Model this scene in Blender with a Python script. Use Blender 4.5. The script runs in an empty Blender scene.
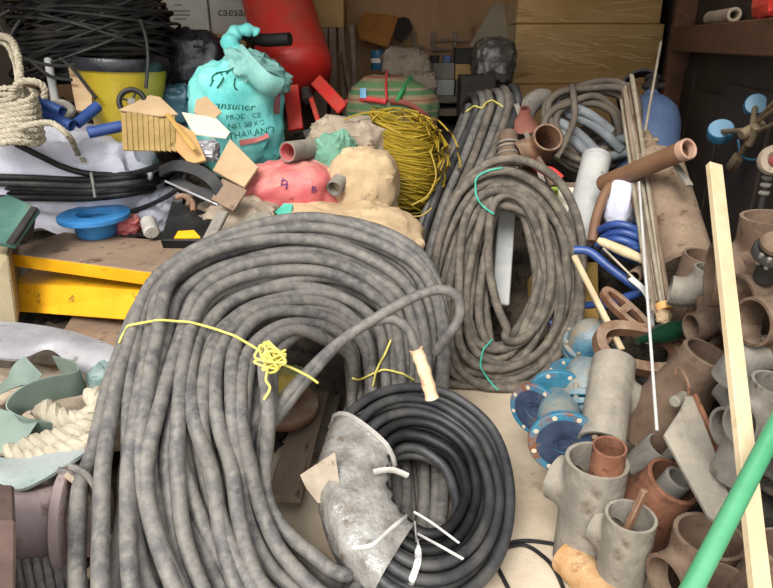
import bpy, bmesh, math, random
from mathutils import Vector, Matrix, noise
from mathutils.bvhtree import BVHTree
random.seed(7)
SC = bpy.context.scene
COL = SC.collection
PI = math.pi
# ------------------------------------------------------------------ camera
CH, PITCH, FPX = 1.5, math.radians(22), 620.0
cS, cC = math.sin(PITCH), math.cos(PITCH)
cam = bpy.data.cameras.new('camera'); camo = bpy.data.objects.new('camera', cam); COL.objects.link(camo)
cam.sensor_width = 36.0; cam.lens = FPX / 773 * 36.0; cam.clip_start = 0.02
camo.location = (0, 0, CH); camo.rotation_euler = (PI / 2 - PITCH, 0, 0)
SC.camera = camo
# ------------------------------------------------------------------ light: daylight from the open front of the store
w = bpy.data.worlds.new('sky'); SC.world = w; w.use_nodes = True
wb = w.node_tree.nodes['Background']
# overcast sky, brighter towards the zenith; soft sun behind thin cloud
_n = w.node_tree.nodes; _l = w.node_tree.links
_t = _n.new('ShaderNodeTexCoord'); _s = _n.new('ShaderNodeSeparateXYZ'); _l.new(_t.outputs['Generated'], _s.inputs[0])
_r = _n.new('ShaderNodeMapRange'); _r.inputs['From Min'].default_value = 0; _r.inputs['From Max'].default_value = 1
_r.inputs['To Min'].default_value = .78; _r.inputs['To Max'].default_value = .95; _l.new(_s.outputs['Z'], _r.inputs['Value']); _l.new(_r.outputs[0], wb.inputs[1])
wb.inputs[0].default_value = (0.96, 0.985, 1.0, 1)
sun = bpy.data.lights.new('sun', 'SUN'); sun.energy = 1.6; sun.angle = math.radians(28); sun.color = (1.0, .965, .91)
suno = bpy.data.objects.new('sun', sun); COL.objects.link(suno); suno.rotation_euler = (math.radians(43), 0, math.radians(-22))
SC.view_settings.view_transform = 'Standard'; SC.view_settings.look = 'None'
SC.view_settings.gamma = 1.0; SC.view_settings.use_curve_mapping = False
SC.view_settings.exposure = 1.38
# ------------------------------------------------------------------ helpers: points
def P(px, py, D):
    a = (px - 386.5) / FPX; b = (py - 294.0) / FPX
    return Vector((a * D, D * (cC - b * cS), CH - D * (cS + b * cC)))
def PZ(px, py, z):
    b = (py - 294.0) / FPX
    return P(px, py, (CH - z) / (cS + b * cC))
def PY(px, py, Y):
    b = (py - 294.0) / FPX
    return P(px, py, Y / (cC - b * cS))
CAMP = Vector((0, 0, CH))
def U(v): return Vector(v).normalized()
def ppx(D): return D / FPX          # metres for one pixel at depth D
def cr(pts, m=8, closed=False):
    pts = [Vector(p) for p in pts]; n = len(pts); out = []
    rng = n if closed else n - 1
    for i in range(rng):
        if closed: p0, p1, p2, p3 = pts[(i-1) % n], pts[i], pts[(i+1) % n], pts[(i+2) % n]
        else: p0, p1, p2, p3 = pts[max(i-1, 0)], pts[i], pts[i+1], pts[min(i+2, n-1)]
        for k in range(m):
            t = k / m; t2 = t*t; t3 = t2*t
            out.append(0.5*((2*p1)+(p2-p0)*t+(2*p0-5*p1+4*p2-p3)*t2+(3*p1-p0-3*p2+p3)*t3))
    if not closed: out.append(pts[-1].copy())
    return out
# ------------------------------------------------------------------ helpers: shapes, each gives (verts, faces)
def tube(pts, r, n=8, closed=False, caps=True, flat=None):
    pts = [Vector(p) for p in pts]; N = len(pts)
    if not isinstance(r, (list, tuple)): r = [r] * N
    T = []
    for i in range(N):
        a = pts[(i+1) % N] if (closed or i < N-1) else pts[i]
        b = pts[(i-1) % N] if (closed or i > 0) else pts[i]
        T.append((a - b).normalized())
    ref = Vector((0, 0, 1)) if abs(T[0].z) < .9 else Vector((1, 0, 0))
    nrm = (ref - T[0]*ref.dot(T[0])).normalized(); fr = []
    for i in range(N):
        nrm = nrm - T[i]*nrm.dot(T[i])
        nrm = nrm.normalized() if nrm.length > 1e-6 else T[i].orthogonal().normalized()
        fr.append((nrm.copy(), T[i].cross(nrm)))
    tw = 0.0
    if closed:
        e = fr[0][0]; l = fr[-1]
        tw = math.atan2(e.dot(l[1]), e.dot(l[0]))
    v = []; f = []
    for i in range(N):
        for k in range(n):
            a = 2*PI*k/n + tw*i/N
            fx, fy = (1, 1) if flat is None else flat
            v.append(pts[i] + (fr[i][0]*math.cos(a)*fx + fr[i][1]*math.sin(a)*fy)*r[i])
    for i in range(N if closed else N-1):
        j = (i+1) % N
        for k in range(n):
            q = (k+1) % n
            f.append((i*n+k, i*n+q, j*n+q, j*n+k))
    if caps and not closed:
        f.append(tuple(range(n-1, -1, -1))); f.append(tuple((N-1)*n+k for k in range(n)))
    return v, f
def lathe(prof, n=28, ring=True):
    """prof: (radius, z); ring=True closes the profile on itself (hollow things)."""
    v = []; f = []; m = len(prof)
    for i, (r, z) in enumerate(prof):
        for k in range(n):
            a = 2*PI*k/n; v.append(Vector((r*math.cos(a), r*math.sin(a), z)))
    for i in range(m if ring else m-1):
        j = (i+1) % m
        for k in range(n):
            q = (k+1) % n; f.append((i*n+k, i*n+q, j*n+q, j*n+k))
    if not ring:
        if prof[0][0] > 1e-5: f.append(tuple(range(n-1, -1, -1)))
        if prof[-1][0] > 1e-5: f.append(tuple((m-1)*n+k for k in range(n)))
    return v, f
def frame(loc, z, x=None):
    z = U(z); x = Vector(x) if x is not None else z.orthogonal()
    x = (x - z*x.dot(z))
    x = x.normalized() if x.length > 1e-5 else z.orthogonal().normalized()
    y = z.cross(x); M = Matrix((x, y, z)).transposed().to_4x4(); M.translation = Vector(loc)
    return M
def xf(g, M): return [M @ Vector(p) for p in g[0]], g[1]
def join(*gs):
    v = []; f = []
    for g in gs:
        o = len(v); v += list(g[0]); f += [tuple(i+o for i in q) for q in g[1]]
    return v, f
def hexa(p):   # 4 bottom points ccw, 4 top points
    return [Vector(q) for q in p], [(3,2,1,0),(4,5,6,7),(0,1,5,4),(1,2,6,5),(2,3,7,6),(3,0,4,7)]
def bev(g, w, seg=1):
    bm = bmesh.new(); vs = [bm.verts.new(p) for p in g[0]]
    for q in g[1]:
        try: bm.faces.new([vs[i] for i in q])
        except ValueError: pass
    bmesh.ops.recalc_face_normals(bm, faces=bm.faces)
    bmesh.ops.bevel(bm, geom=list(bm.edges), offset=w, segments=seg, affect='EDGES', profile=.5)
    bm.verts.index_update(); out = [v.co.copy() for v in bm.verts], [tuple(v.index for v in f.verts) for f in bm.faces]
    bm.free(); return out
def boxg(sx, sy, sz, b=0.0):   # base centre at the origin
    x, y = sx/2, sy/2
    g = hexa([(-x,-y,0),(x,-y,0),(x,y,0),(-x,y,0),(-x,-y,sz),(x,-y,sz),(x,y,sz),(-x,y,sz)])
    return bev(g, b) if b else g
def slab(poly, t, nrm=None, b=0.0):   # polygon (3D points) given a thickness away from the camera
    poly = [Vector(p) for p in poly]; c = sum(poly, Vector())/len(poly)
    if nrm is None:
        nrm = Vector()
        for i in range(len(poly)): nrm += (poly[i]-c).cross(poly[(i+1) % len(poly)]-c)
        nrm.normalize()
        if nrm.dot(CAMP-c) < 0: nrm = -nrm
    n = len(poly); v = poly+[p-nrm*t for p in poly]
    f = [tuple(range(n)), tuple(range(2*n-1, n-1, -1))]+[(i, (i+1) % n, n+(i+1) % n, n+i) for i in range(n)]
    return bev((v, f), b) if b else (v, f)
def sheet(rows, t, sub=4):   # grid of points -> smoothed cloth of thickness t
    g = [cr(r, sub) for r in rows]; cols = list(zip(*g)); g = [cr(c, sub) for c in cols]
    nu, nv = len(g), len(g[0]); v = []; f = []
    top = []; bot = []
    for i in range(nu):
        for j in range(nv):
            a = g[min(i+1, nu-1)][j]-g[max(i-1, 0)][j]; b = g[i][min(j+1, nv-1)]-g[i][max(j-1, 0)]
            n = a.cross(b); n = n.normalized() if n.length > 1e-9 else Vector((0, 0, 1))
            top.append(g[i][j]+n*t/2); bot.append(g[i][j]-n*t/2)
    v = top+bot; o = nu*nv
    for i in range(nu-1):
        for j in range(nv-1):
            a = i*nv+j
            f.append((a, a+1, a+nv+1, a+nv)); f.append((o+a+nv, o+a+nv+1, o+a+1, o+a))
    for j in range(nv-1):
        f.append((j, o+j, o+j+1, j+1)); k = (nu-1)*nv+j; f.append((k+1, o+k+1, o+k, k))
    for i in range(nu-1):
        a = i*nv; f.append((a+nv, o+a+nv, o+a, a)); k = i*nv+nv-1; f.append((k, o+k, o+k+nv, k+nv))
    return v, f
def sgp(x, p): return math.copysign(abs(x)**p, x)
def sackg(sx, sy, sz, p=.6, amp=.05, fq=3.0, wr=.02, seed=0, nu=44, nv=26, flat=.75):
    """filled bag: superellipsoid with bulges and folds; sizes are full extents, base at z=0"""
    v = []; f = []; off = Vector((seed*3.7, seed*1.3, seed*7.1))
    for i in range(nv+1):
        ph = -PI/2+PI*i/nv
        for k in range(nu):
            th = 2*PI*k/nu
            x = sgp(math.cos(ph), p)*sgp(math.cos(th), p); y = sgp(math.cos(ph), p)*sgp(math.sin(th), p); z = sgp(math.sin(ph), flat)
            d = Vector((x, y, z)); m = max(sx, sy, sz)
            q = Vector((x*sx, y*sy, z*sz))/m
            nn = noise.noise(q*fq+off)*amp+noise.noise(q*fq*2.3+off)*amp*.5
            nn += (abs(noise.noise(q*fq*2.0+off*2))-.25)*wr*1.6+(abs(noise.noise(q*fq*5+off*3))-.25)*wr
            d2 = Vector((x*sx/2, y*sy/2, z*sz/2)); l = d2.length
            d2 = d2*(1+nn*m/2/max(l, 1e-4)*1.0)
            v.append(d2+Vector((0, 0, sz/2)))
    for i in range(nv):
        for k in range(nu):
            q = (k+1) % nu; f.append((i*nu+k, i*nu+q, (i+1)*nu+q, (i+1)*nu+k))
    return v, f
def strip(pts, wdir, wid, t, m=8):   # flat band along a path; wdir: one or several width directions
    c = cr(pts, m); n = len(c)
    if isinstance(wdir[0], (int, float)): wd = [Vector(wdir)]*n
    else: wd = cr([Vector(q) for q in wdir], m) if len(wdir) == len(pts) else [Vector(wdir[0])]*n
    v = []; f = []
    for i in range(n):
        T = (c[min(i+1, n-1)]-c[max(i-1, 0)]).normalized(); W = (wd[i]-T*wd[i].dot(T)).normalized(); N = T.cross(W)
        for a, b in ((-1, -1), (1, -1), (1, 1), (-1, 1)): v.append(c[i]+W*wid/2*a+N*t/2*b)
    for i in range(n-1):
        for k in range(4):
            q = (k+1) % 4; f.append((i*4+k, i*4+q, i*4+4+q, i*4+4+k))
    f.append((3, 2, 1, 0)); f.append(tuple((n-1)*4+k for k in range(4)))
    return v, f
def pipeg(p0, p1, ro, ri, n=24):
    p0, p1 = Vector(p0), Vector(p1); L = (p1-p0).length; c = min(.004, (ro-ri)*.3)
    return xf(lathe([(ro-c, 0), (ro, c), (ro, L-c), (ro-c, L), (ri+c, L), (ri, L-c), (ri, c), (ri+c, 0)], n), frame(p0, p1-p0))
def rodg(p0, p1, r, n=10):
    p0, p1 = Vector(p0), Vector(p1); L = (p1-p0).length
    return xf(lathe([(r*.8, 0), (r, r*.2), (r, L-r*.2), (r*.8, L)], n, False), frame(p0, p1-p0))
def barg(p0, p1, w, t, up=(0, 0, 1), b=.0):   # rectangular bar; w across, t along up
    p0, p1 = Vector(p0), Vector(p1); L = (p1-p0).length; d = (p1-p0)/L
    u = Vector(up); u = (u-d*u.dot(d)).normalized(); s = d.cross(u)
    q = [(-1,-1),(1,-1),(1,1),(-1,1)]
    g = hexa([p0+s*w/2*a+u*t/2*c for a, c in q]+[p1+s*w/2*a+u*t/2*c for a, c in q])
    return bev(g, b) if b else g
# ------------------------------------------------------------------ helpers: objects
def mesh_of(g, smooth=True, name='mesh'):
    me = bpy.data.meshes.new(name); me.from_pydata([tuple(p) for p in g[0]], [], [tuple(q) for q in g[1]])
    bm = bmesh.new(); bm.from_mesh(me); bmesh.ops.recalc_face_normals(bm, faces=bm.faces); bm.to_mesh(me); bm.free()
    if smooth:
        me.shade_smooth()
        try: me.set_sharp_from_angle(angle=math.radians(42))
        except Exception: pass
    return me
def tag(o, label=None, cat=None, group=None, kind=None):
    if label: o['label'] = label
    if cat: o['category'] = cat
    if group: o['group'] = group
    if kind: o['kind'] = kind
    return o
class Thing:
    def __init__(s, name, label, cat, loc, group=None, kind=None):
        s.o = bpy.data.objects.new(name, None); COL.objects.link(s.o); s.o.location = Vector(loc)
        s.o.empty_display_size = .05; s.loc = Vector(loc); tag(s.o, label, cat, group, kind); s.geo = []
    def part(s, name, g, m, parent=None, smooth=True, label=None, kind=None):
        s.geo.append(g)
        me = mesh_of(([Vector(p)-s.loc for p in g[0]], g[1]), smooth, name); me.materials.append(m)
        o = bpy.data.objects.new(name, me); COL.objects.link(o); o.parent = parent or s.o
        if label: o['label'] = label
        if kind: o['kind'] = kind
        return o
    def hit(s, px, py, off=.005):
        if getattr(s, 'n', 0) != len(s.geo):
            g = join(*s.geo); s.bvh = BVHTree.FromPolygons(g[0], g[1]); s.n = len(s.geo)
        d = (P(px, py, 1)-CAMP).normalized(); h = s.bvh.ray_cast(CAMP, d)
        return (h[0]-d*off) if h[0] is not None else None
def solo(name, label, cat, g, m, group=None, kind=None, smooth=True):
    c = sum((Vector(p) for p in g[0]), Vector())/len(g[0]); c.z = min(p[2] for p in g[0])
    me = mesh_of(([Vector(p)-c for p in g[0]], g[1]), smooth, name); me.materials.append(m)
    o = bpy.data.objects.new(name, me); COL.objects.link(o); o.location = c
    return tag(o, label, cat, group, kind)
def hit(gs, px, py, off=.004):
    g = join(*gs) if isinstance(gs, list) else gs
    t = BVHTree.FromPolygons(g[0], g[1]); d = (P(px, py, 1)-CAMP).normalized(); h = t.ray_cast(CAMP, d)
    return (h[0]-d*off) if h[0] is not None else None
# ------------------------------------------------------------------ helpers: materials
MATS = {}
def mat(name, c1, c2=None, c3=None, rough=.75, metal=0.0, sc=6.0, sc3=14.0, t3=.62, w3=.08, bump=.25, bs=60.0, dust=None, dustk=.5, coat=0, stretch=None, spec=.3, alpha=None, trans=None):
    if name in MATS: return MATS[name]
    m = bpy.data.materials.new(name); m.use_nodes = True; nt = m.node_tree; N = nt.nodes; L = nt.links
    b = N['Principled BSDF']; b.inputs['Roughness'].default_value = rough; b.inputs['Metallic'].default_value = metal
    b.inputs['Specular IOR Level'].default_value = spec
    if coat: b.inputs['Coat Weight'].default_value = coat; b.inputs['Coat Roughness'].default_value = .15
    tc = N.new('ShaderNodeTexCoord'); vec = tc.outputs['Object']
    if stretch:
        mp = N.new('ShaderNodeMapping'); mp.inputs['Scale'].default_value = stretch; L.new(vec, mp.inputs['Vector']); vec = mp.outputs[0]
    def nz(scale, det=4.0):
        n = N.new('ShaderNodeTexNoise'); n.inputs['Scale'].default_value = scale; n.inputs['Detail'].default_value = det
        n.inputs['Roughness'].default_value = .65; L.new(vec, n.inputs['Vector']); return n.outputs['Fac']
    def ramp(fac, a, bb):
        r = N.new('ShaderNodeMapRange'); r.inputs['From Min'].default_value = a; r.inputs['From Max'].default_value = bb; L.new(fac, r.inputs['Value']); return r.outputs[0]
    def mix(fac, A, B):
        x = N.new('ShaderNodeMix'); x.data_type = 'RGBA'; L.new(fac, x.inputs['Factor'])
        for s, q in ((6, A), (7, B)):
            if isinstance(q, tuple): x.inputs[s].default_value = (*q, 1)
            else: L.new(q, x.inputs[s])
        return x.outputs[2]
    col = c1
    if c2: col = mix(ramp(nz(sc), .36, .64), c1, c2)
    if c3: col = mix(ramp(nz(sc3, 6), t3, t3+w3), col, c3)
    if dust:
        g = N.new('ShaderNodeNewGeometry'); sx = N.new('ShaderNodeSeparateXYZ'); L.new(g.outputs['Normal'], sx.inputs[0])
        up = ramp(sx.outputs['Z'], -.2, 1.0); q = N.new('ShaderNodeMath'); q.operation = 'MULTIPLY'; L.new(up, q.inputs[0])
        L.new(ramp(nz(sc*1.7, 5), .5-dustk*.5, .85-dustk*.4), q.inputs[1]); col = mix(q.outputs[0], col, dust)
    if isinstance(col, tuple): b.inputs['Base Color'].default_value = (*col, 1)
    else: L.new(col, b.inputs['Base Color'])
    if bump:
        bp = N.new('ShaderNodeBump'); bp.inputs['Strength'].default_value = bump; bp.inputs['Distance'].default_value = .01
        L.new(nz(bs, 3), bp.inputs['Height']); L.new(bp.outputs[0], b.inputs['Normal'])
    if trans: b.inputs['Transmission Weight'].default_value = trans; b.inputs['IOR'].default_value = 1.3
    if alpha: b.inputs['Alpha'].default_value = alpha
    MATS[name] = m; return m
def s2l(r, g, b):
    return tuple((x/255/12.92 if x/255 < .04045 else ((x/255+.055)/1.055)**2.4) for x in (r, g, b))
C = s2l
M_cable = mat('dusty_cable', C(78,76,77), C(110,106,101), C(132,126,117), rough=.55, sc=8, sc3=34, t3=.42, w3=.34, bump=.2, bs=90, spec=.3)
M_cable_d = mat('dark_cable', C(40,41,44), C(62,62,63), C(88,85,80), rough=.5, sc=7, sc3=9, t3=.46, w3=.3, bump=.1, bs=80, spec=.4)
M_cable_b = mat('brown_dust_cable', C(84,78,71), C(106,98,88), C(124,114,101), rough=.8, sc=11, sc3=22, t3=.46, w3=.22, bump=.2, bs=90)
M_black = mat('black_rubber', C(18,18,20), C(40,39,38), C(70,66,62), rough=.5, sc=8, sc3=16, t3=.66, bump=.1)
M_thinblack = mat('black_thin_cable', C(24,24,24), C(50,48,45), C(78,74,67), rough=.55, sc=10, t3=.66, bump=.1)
M_floor = mat('floor_concrete', C(176,158,136), C(206,190,166), C(142,122,100), rough=.9, sc=2.2, sc3=5.0, t3=.6, bump=.3, bs=40)
M_heap = mat('scrap_dirt', C(52,45,38), C(84,74,62), C(36,32,29), rough=.95, sc=7, sc3=12, t3=.52, bump=.6, bs=30)
M_ply = mat('back_plywood', C(146,112,80), C(168,132,96), C(104,74,52), rough=.85, sc=2.5, sc3=3.2, t3=.58, bump=.2, stretch=(1, 1, .35))
M_wallr = mat('dark_steel_wall', C(52,44,38), C(66,56,48), C(40,34,30), rough=.7, sc=3, sc3=6, bump=.15)
M_beam = mat('beam_wood', C(74,50,34), C(98,66,44), C(54,36,26), rough=.8, sc=5, stretch=(1, .3, 1), bump=.2)
M_ceil = mat('ceiling_steel', C(140,132,120), C(156,146,132), rough=.9, bump=0)
M_rust = mat('rust', C(96,64,46), C(134,96,72), C(78,48,34), rough=.9, sc=7, sc3=20, t3=.58, bump=.4, bs=80, dust=C(156,138,118), dustk=.35)
M_rust2 = mat('brown_steel', C(86,67,54), C(118,96,79), C(62,44,34), rough=.85, sc=6, sc3=16, t3=.55, w3=.16, bump=.35, bs=80, dust=C(130,112,94), dustk=.4)
M_rustred = mat('red_rust', C(108,70,52), C(138,94,72), C(80,50,38), rough=.9, sc=8, sc3=22, t3=.54, w3=.16, bump=.4, bs=90)
M_gal = mat('dusty_steel', C(112,106,97), C(146,139,127), C(88,76,64), rough=.75, metal=.1, sc=7, sc3=13, t3=.55, w3=.16, bump=.35, dust=C(160,150,134), dustk=.4)
M_gal2 = mat('grey_cast', C(104,100,94), C(132,127,118), C(84,74,66), rough=.8, metal=.1, sc=6, sc3=15, t3=.58, bump=.3, dust=C(158,148,134), dustk=.3)
M_pvc = mat('grey_pvc', C(160,161,160), C(184,183,178), C(132,124,112), rough=.6, sc=5, sc3=12, t3=.62, bump=.15)
M_card = mat('cardboard', C(172,144,110), C(188,160,126), C(148,118,84), rough=.9, sc=5, sc3=10, t3=.66, bump=.1)
M_cardd = mat('dull_cardboard', C(168,130,84), C(188,150,100), C(140,106,66), rough=.85, sc=4, t3=.64, bump=.1)
M_wood = mat('pale_wood', C(184,162,128), C(206,186,150), C(160,132,98), rough=.75, sc=6, sc3=9, t3=.64, bump=.15, stretch=(1, 1, .12))
M_oldwood = mat('old_wood', C(112,96,82), C(142,124,106), C(86,70,58), rough=.9, sc=6, t3=.58, bump=.3, stretch=(1, .2, 1))
M_yel = mat('yellow_paint', C(218,154,18), C(230,170,32), C(96,70,44), rough=.5, sc=4, sc3=18, t3=.61, bump=.15)
M_platetop = mat('rusty_plate', C(118,98,82), C(144,122,102), C(92,72,60), rough=.85, sc=3, sc3=9, t3=.58, bump=.25)
M_white = mat('white_woven', C(196,196,210), C(216,216,228), C(170,170,188), rough=.7, sc=6, sc3=7, t3=.58, w3=.16, bump=.25, bs=140)
M_rope = mat('white_rope', C(150,141,122), C(178,168,148), C(112,101,84), rough=.85, sc=12, t3=.64, bump=.4, bs=120)
M_blue = mat('blue_paint', C(40,104,160), C(62,128,184), C(120,120,116), rough=.45, sc=6, sc3=14, t3=.68, bump=.15)
M_bluepipe = mat('blue_pipe', C(34,58,116), C(54,82,140), C(112,114,124), rough=.4, sc=8, sc3=14, t3=.68, bump=.1, spec=.5)
M_valve = mat('valve_blue', C(40,100,126), C(70,128,146), C(128,104,80), rough=.4, sc=6, sc3=9, t3=.52, w3=.12, bump=.35, dust=C(150,136,114), dustk=.45, spec=.5)
M_valver = mat('valve_rim', C(44,104,130), C(76,132,150), C(122,78,52), rough=.5, sc=6, sc3=7, t3=.48, w3=.1, bump=.4)
M_navy = mat('navy_face', C(38,48,68), C(58,70,92), C(100,88,76), rough=.6, sc=8, t3=.62, bump=.2)
M_teal = mat('teal_woven', C(104,208,204), C(146,230,222), C(84,186,182), rough=.6, sc=5, sc3=8, t3=.64, bump=.35, bs=120)
M_red = mat('red_paint', C(196,38,32), C(212,52,44), C(150,54,44), rough=.4, sc=4, sc3=9, t3=.66, bump=.08, spec=.5, dust=C(150,92,76), dustk=.3)
M_pink = mat('red_plastic', C(186,84,88), C(206,112,112), C(168,62,66), rough=.5, sc=5, sc3=9, t3=.6, bump=.3, bs=50, dust=C(190,150,130), dustk=.3)
M_bur = mat('burlap', C(178,152,118), C(204,178,142), C(148,124,96), rough=.95, sc=5, sc3=9, t3=.6, bump=.5, bs=160)
M_bur2 = mat('grey_burlap', C(150,134,116), C(176,160,140), C(116,102,88), rough=.95, sc=6, sc3=11, t3=.58, bump=.5, bs=140)
M_greencloth = mat('green_cloth', C(92,138,116), C(120,162,140), C(70,112,92), rough=.8, sc=8, t3=.62, bump=.4)
M_wire = mat('yellow_wire', C(146,122,36), C(168,142,48), C(110,92,32), rough=.5, sc=14, t3=.64, bump=.1)
M_yelstring = mat('yellow_string', C(196,184,84), C(214,202,116), rough=.7, sc=20, bump=.2)
M_teals = mat('teal_string', C(60,162,140), C(90,184,160), rough=.7, sc=20, bump=.1)
M_plastic = mat('clear_wrap', C(160,155,147), C(188,184,176), C(130,120,106), rough=.25, sc=9, sc3=14, t3=.6, bump=.6, bs=26, spec=.7)
M_whites = mat('white_strap', C(180,178,174), C(200,198,194), rough=.45, sc=9, bump=.1)
M_dark = mat('dark_void_metal', C(40,38,36), C(60,56,52), C(28,26,24), rough=.7, sc=8, bump=.2)
M_green = mat('green_pipe', C(66,136,96), C(82,150,110), C(120,164,134), rough=.35, sc=6, sc3=18, t3=.7, bump=.06, spec=.5)
M_greenm = mat('green_metal', C(62,98,90), C(84,120,110), C(104,92,74), rough=.7, sc=7, t3=.62, bump=.25)
M_sage = mat('sage_band', C(102,116,106), C(120,134,122), C(86,100,90), rough=.6, sc=5, t3=.66, bump=.1)
M_gasblue = mat('gas_blue', C(74,92,124), C(92,108,140), C(70,76,92), rough=.5, sc=5, t3=.66, bump=.1)
M_brass = mat('dusty_brass', C(108,94,74), C(132,116,92), C(80,68,54), rough=.6, metal=.2, sc=12, bump=.15)
M_brownpipe = mat('brown_pipe', C(108,78,58), C(126,94,70), C(88,62,46), rough=.55, sc=5, t3=.62, bump=.1, spec=.4)
M_steelrod = mat('steel_rod', C(150,138,118), C(176,166,148), C(112,88,64), rough=.5, metal=.3, sc=12, t3=.6, bump=.1)
M_silver = mat('silver_bag', C(146,144,147), C(170,168,170), C(118,108,104), rough=.4, metal=.2, sc=6, t3=.6, bump=.3, bs=40)
M_paper = mat('cream_paper', C(214,202,182), C(228,218,200), rough=.9, sc=6, bump=.1)
M_blackbag = mat('black_bag', C(22,22,26), C(40,40,46), rough=.35, sc=6, bump=.5, bs=22, spec=.5)
M_mauve = mat('mauve_pipe', C(120,104,104), C(142,126,122), C(96,72,66), rough=.7, sc=4, sc3=8, t3=.58, bump=.2)
# ------------------------------------------------------------------ the room
def struct(name, g, m, smooth=False):
    return solo(name, None, None, g, m, kind='structure', smooth=smooth)
def WX(y): return 1.30 + .20*(y-1.2)          # inner face of the right wall
YB = 5.4
floor = struct('floor', hexa([(-3.2,-4,-.1),(4,-4,-.1),(4,YB+.2,-.1),(-3.2,YB+.2,-.1),(-3.2,-4,0),(4,-4,0),(4,YB+.2,0),(-3.2,YB+.2,0)]), M_floor)
wall_back = struct('wall_back', hexa([(-3.0,YB,0),(2.6,YB,0),(2.6,YB+.1,0),(-3.0,YB+.1,0),(-3.0,YB,3.0),(2.6,YB,3.0),(2.6,YB+.1,3.0),(-3.0,YB+.1,3.0)]), M_ply)
wall_left = struct('wall_left', hexa([(-3.1,.6,0),(-3.0,.6,0),(-3.0,YB+.1,0),(-3.1,YB+.1,0),(-3.1,.6,3.0),(-3.0,.6,3.0),(-3.0,YB+.1,3.0),(-3.1,YB+.1,3.0)]), M_ceil)
y0, y1 = .55, YB+.1
wall_right = struct('wall_right', hexa([(WX(y0),y0,0),(WX(y0)+.1,y0,0),(WX(y1)+.1,y1,0),(WX(y1),y1,0),(WX(y0),y0,3.0),(WX(y0)+.1,y0,3.0),(WX(y1)+.1,y1,3.0),(WX(y1),y1,3.0)]), M_wallr)
CEIL0 = 2.0
ceiling = struct('ceiling', hexa([(-3.1,CEIL0,3.0),(2.6,CEIL0,3.0),(2.6,YB+.1,3.0),(-3.1,YB+.1,3.0),(-3.1,CEIL0,3.1),(2.6,CEIL0,3.1),(2.6,YB+.1,3.1),(-3.1,YB+.1,3.1)]), M_ceil)
# wooden post and ledge beam on the right wall
def wallp(px, py, off=0.0):      # where a pixel meets the plane parallel to the right wall, `off` inside it
    n = Vector((1, -.20, 0)).normalized(); q = Vector((1.30, 1.2, 0))-n*off
    d = P(px, py, 1)-CAMP; t = (q-CAMP).dot(n)/d.dot(n); return CAMP+d*t
b0 = wallp(700, 26, .12)
ydir = Vector((.20, 1, 0)).normalized(); nin = Vector((-1, .20, 0)).normalized()
postc = wallp(684, 20, .06)
struct('trim_1', bev(hexa([Vector((*(postc+ydir*a+nin*b).xy, z)) for z in (0, 3.0) for a, b in ((-.045,-.06),(-.045,.06),(.045,.06),(.045,-.06))]), .006), M_beam)
zt = wallp(735, 21, .12).z; zb = wallp(735, 55, .12).z
pA, pB = wallp(690, 30, .06)+ydir*.15, wallp(773, 50, .06)-ydir*1.0
struct('trim_2', bev(hexa([Vector((*(p+nin*b).xy, z)) for z in (zb, zt) for p, b in ((pA,-.06),(pA,.06),(pB,.06),(pB,-.06))]), .006), M_beam)
# steel sheet panels of the wall below the ledge
pl0 = wallp(697, 60, .012)
for a, b, zc in ((0.0, .62, zb-.10), (-.64, -.02, zb-.20), (-1.3, -.66, zb-.14)):
    q = [pl0+ydir*a, pl0+ydir*b]
    o = solo('panel', None, None, hexa([Vector((*(p+nin*t).xy, z)) for z in (.02, zc) for p, t in ((q[0],-.012),(q[0],.004),(q[1],.004),(q[1],-.012))]), M_wallr, smooth=False)
    M0 = o.matrix_world.copy(); bpy.context.view_layer.update(); o.parent = wall_right; o.matrix_parent_inverse = Matrix.Translation(-wall_right.location)
# ------------------------------------------------------------------ the heap of scrap that carries the upper things
HX = [-3.0,-1.6,-1.1,-.7,-.3,.1,.45,.8,1.2,1.6,2.4]
HY = [.6,1.3,1.8,2.3,2.8,3.3,3.8,4.4,5.39]
HT = [[.1,.1,.05,-.15,-.15,-.15,-.15,-.15,-.05,.1,.1],
      [.24,.24,.18,-.10,-.15,-.15,-.15,-.15,.05,.35,.4],
      [.28,.28,.26,.04,-.15,-.15,-.15,-.12,.15,.5,.6],
      [.10,.10,.12,.22,.02,-.15,-.15,-.15,.12,.5,.6],
      [.30,.30,.32,.46,.46,.08,-.15,-.05,.22,.5,.6],
      [.60,.60,.62,.74,.72,.42,.30,.40,.50,.6,.6],
      [.86,.86,.88,.92,.88,.78,.72,.76,.80,.8,.8],
      [1.02,1.02,1.02,1.0,.96,.92,.9,.92,.92,.9,.9],
      [1.05,1.05,1.05,1.05,1.0,.95,.95,.95,.95,.95,.95]]
def H(x, y):
    x = min(max(x, HX[0]), HX[-1]-1e-6); y = min(max(y, HY[0]), HY[-1]-1e-6)
    i = max(k for k in range(len(HX)-1) if HX[k] <= x); j = max(k for k in range(len(HY)-1) if HY[k] <= y)
    a = (x-HX[i])/(HX[i+1]-HX[i]); b = (y-HY[j])/(HY[j+1]-HY[j]); a = a*a*(3-2*a); 
    return (HT[j][i]*(1-a)+HT[j][i+1]*a)*(1-b)+(HT[j+1][i]*(1-a)+HT[j+1][i+1]*a)*b
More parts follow.
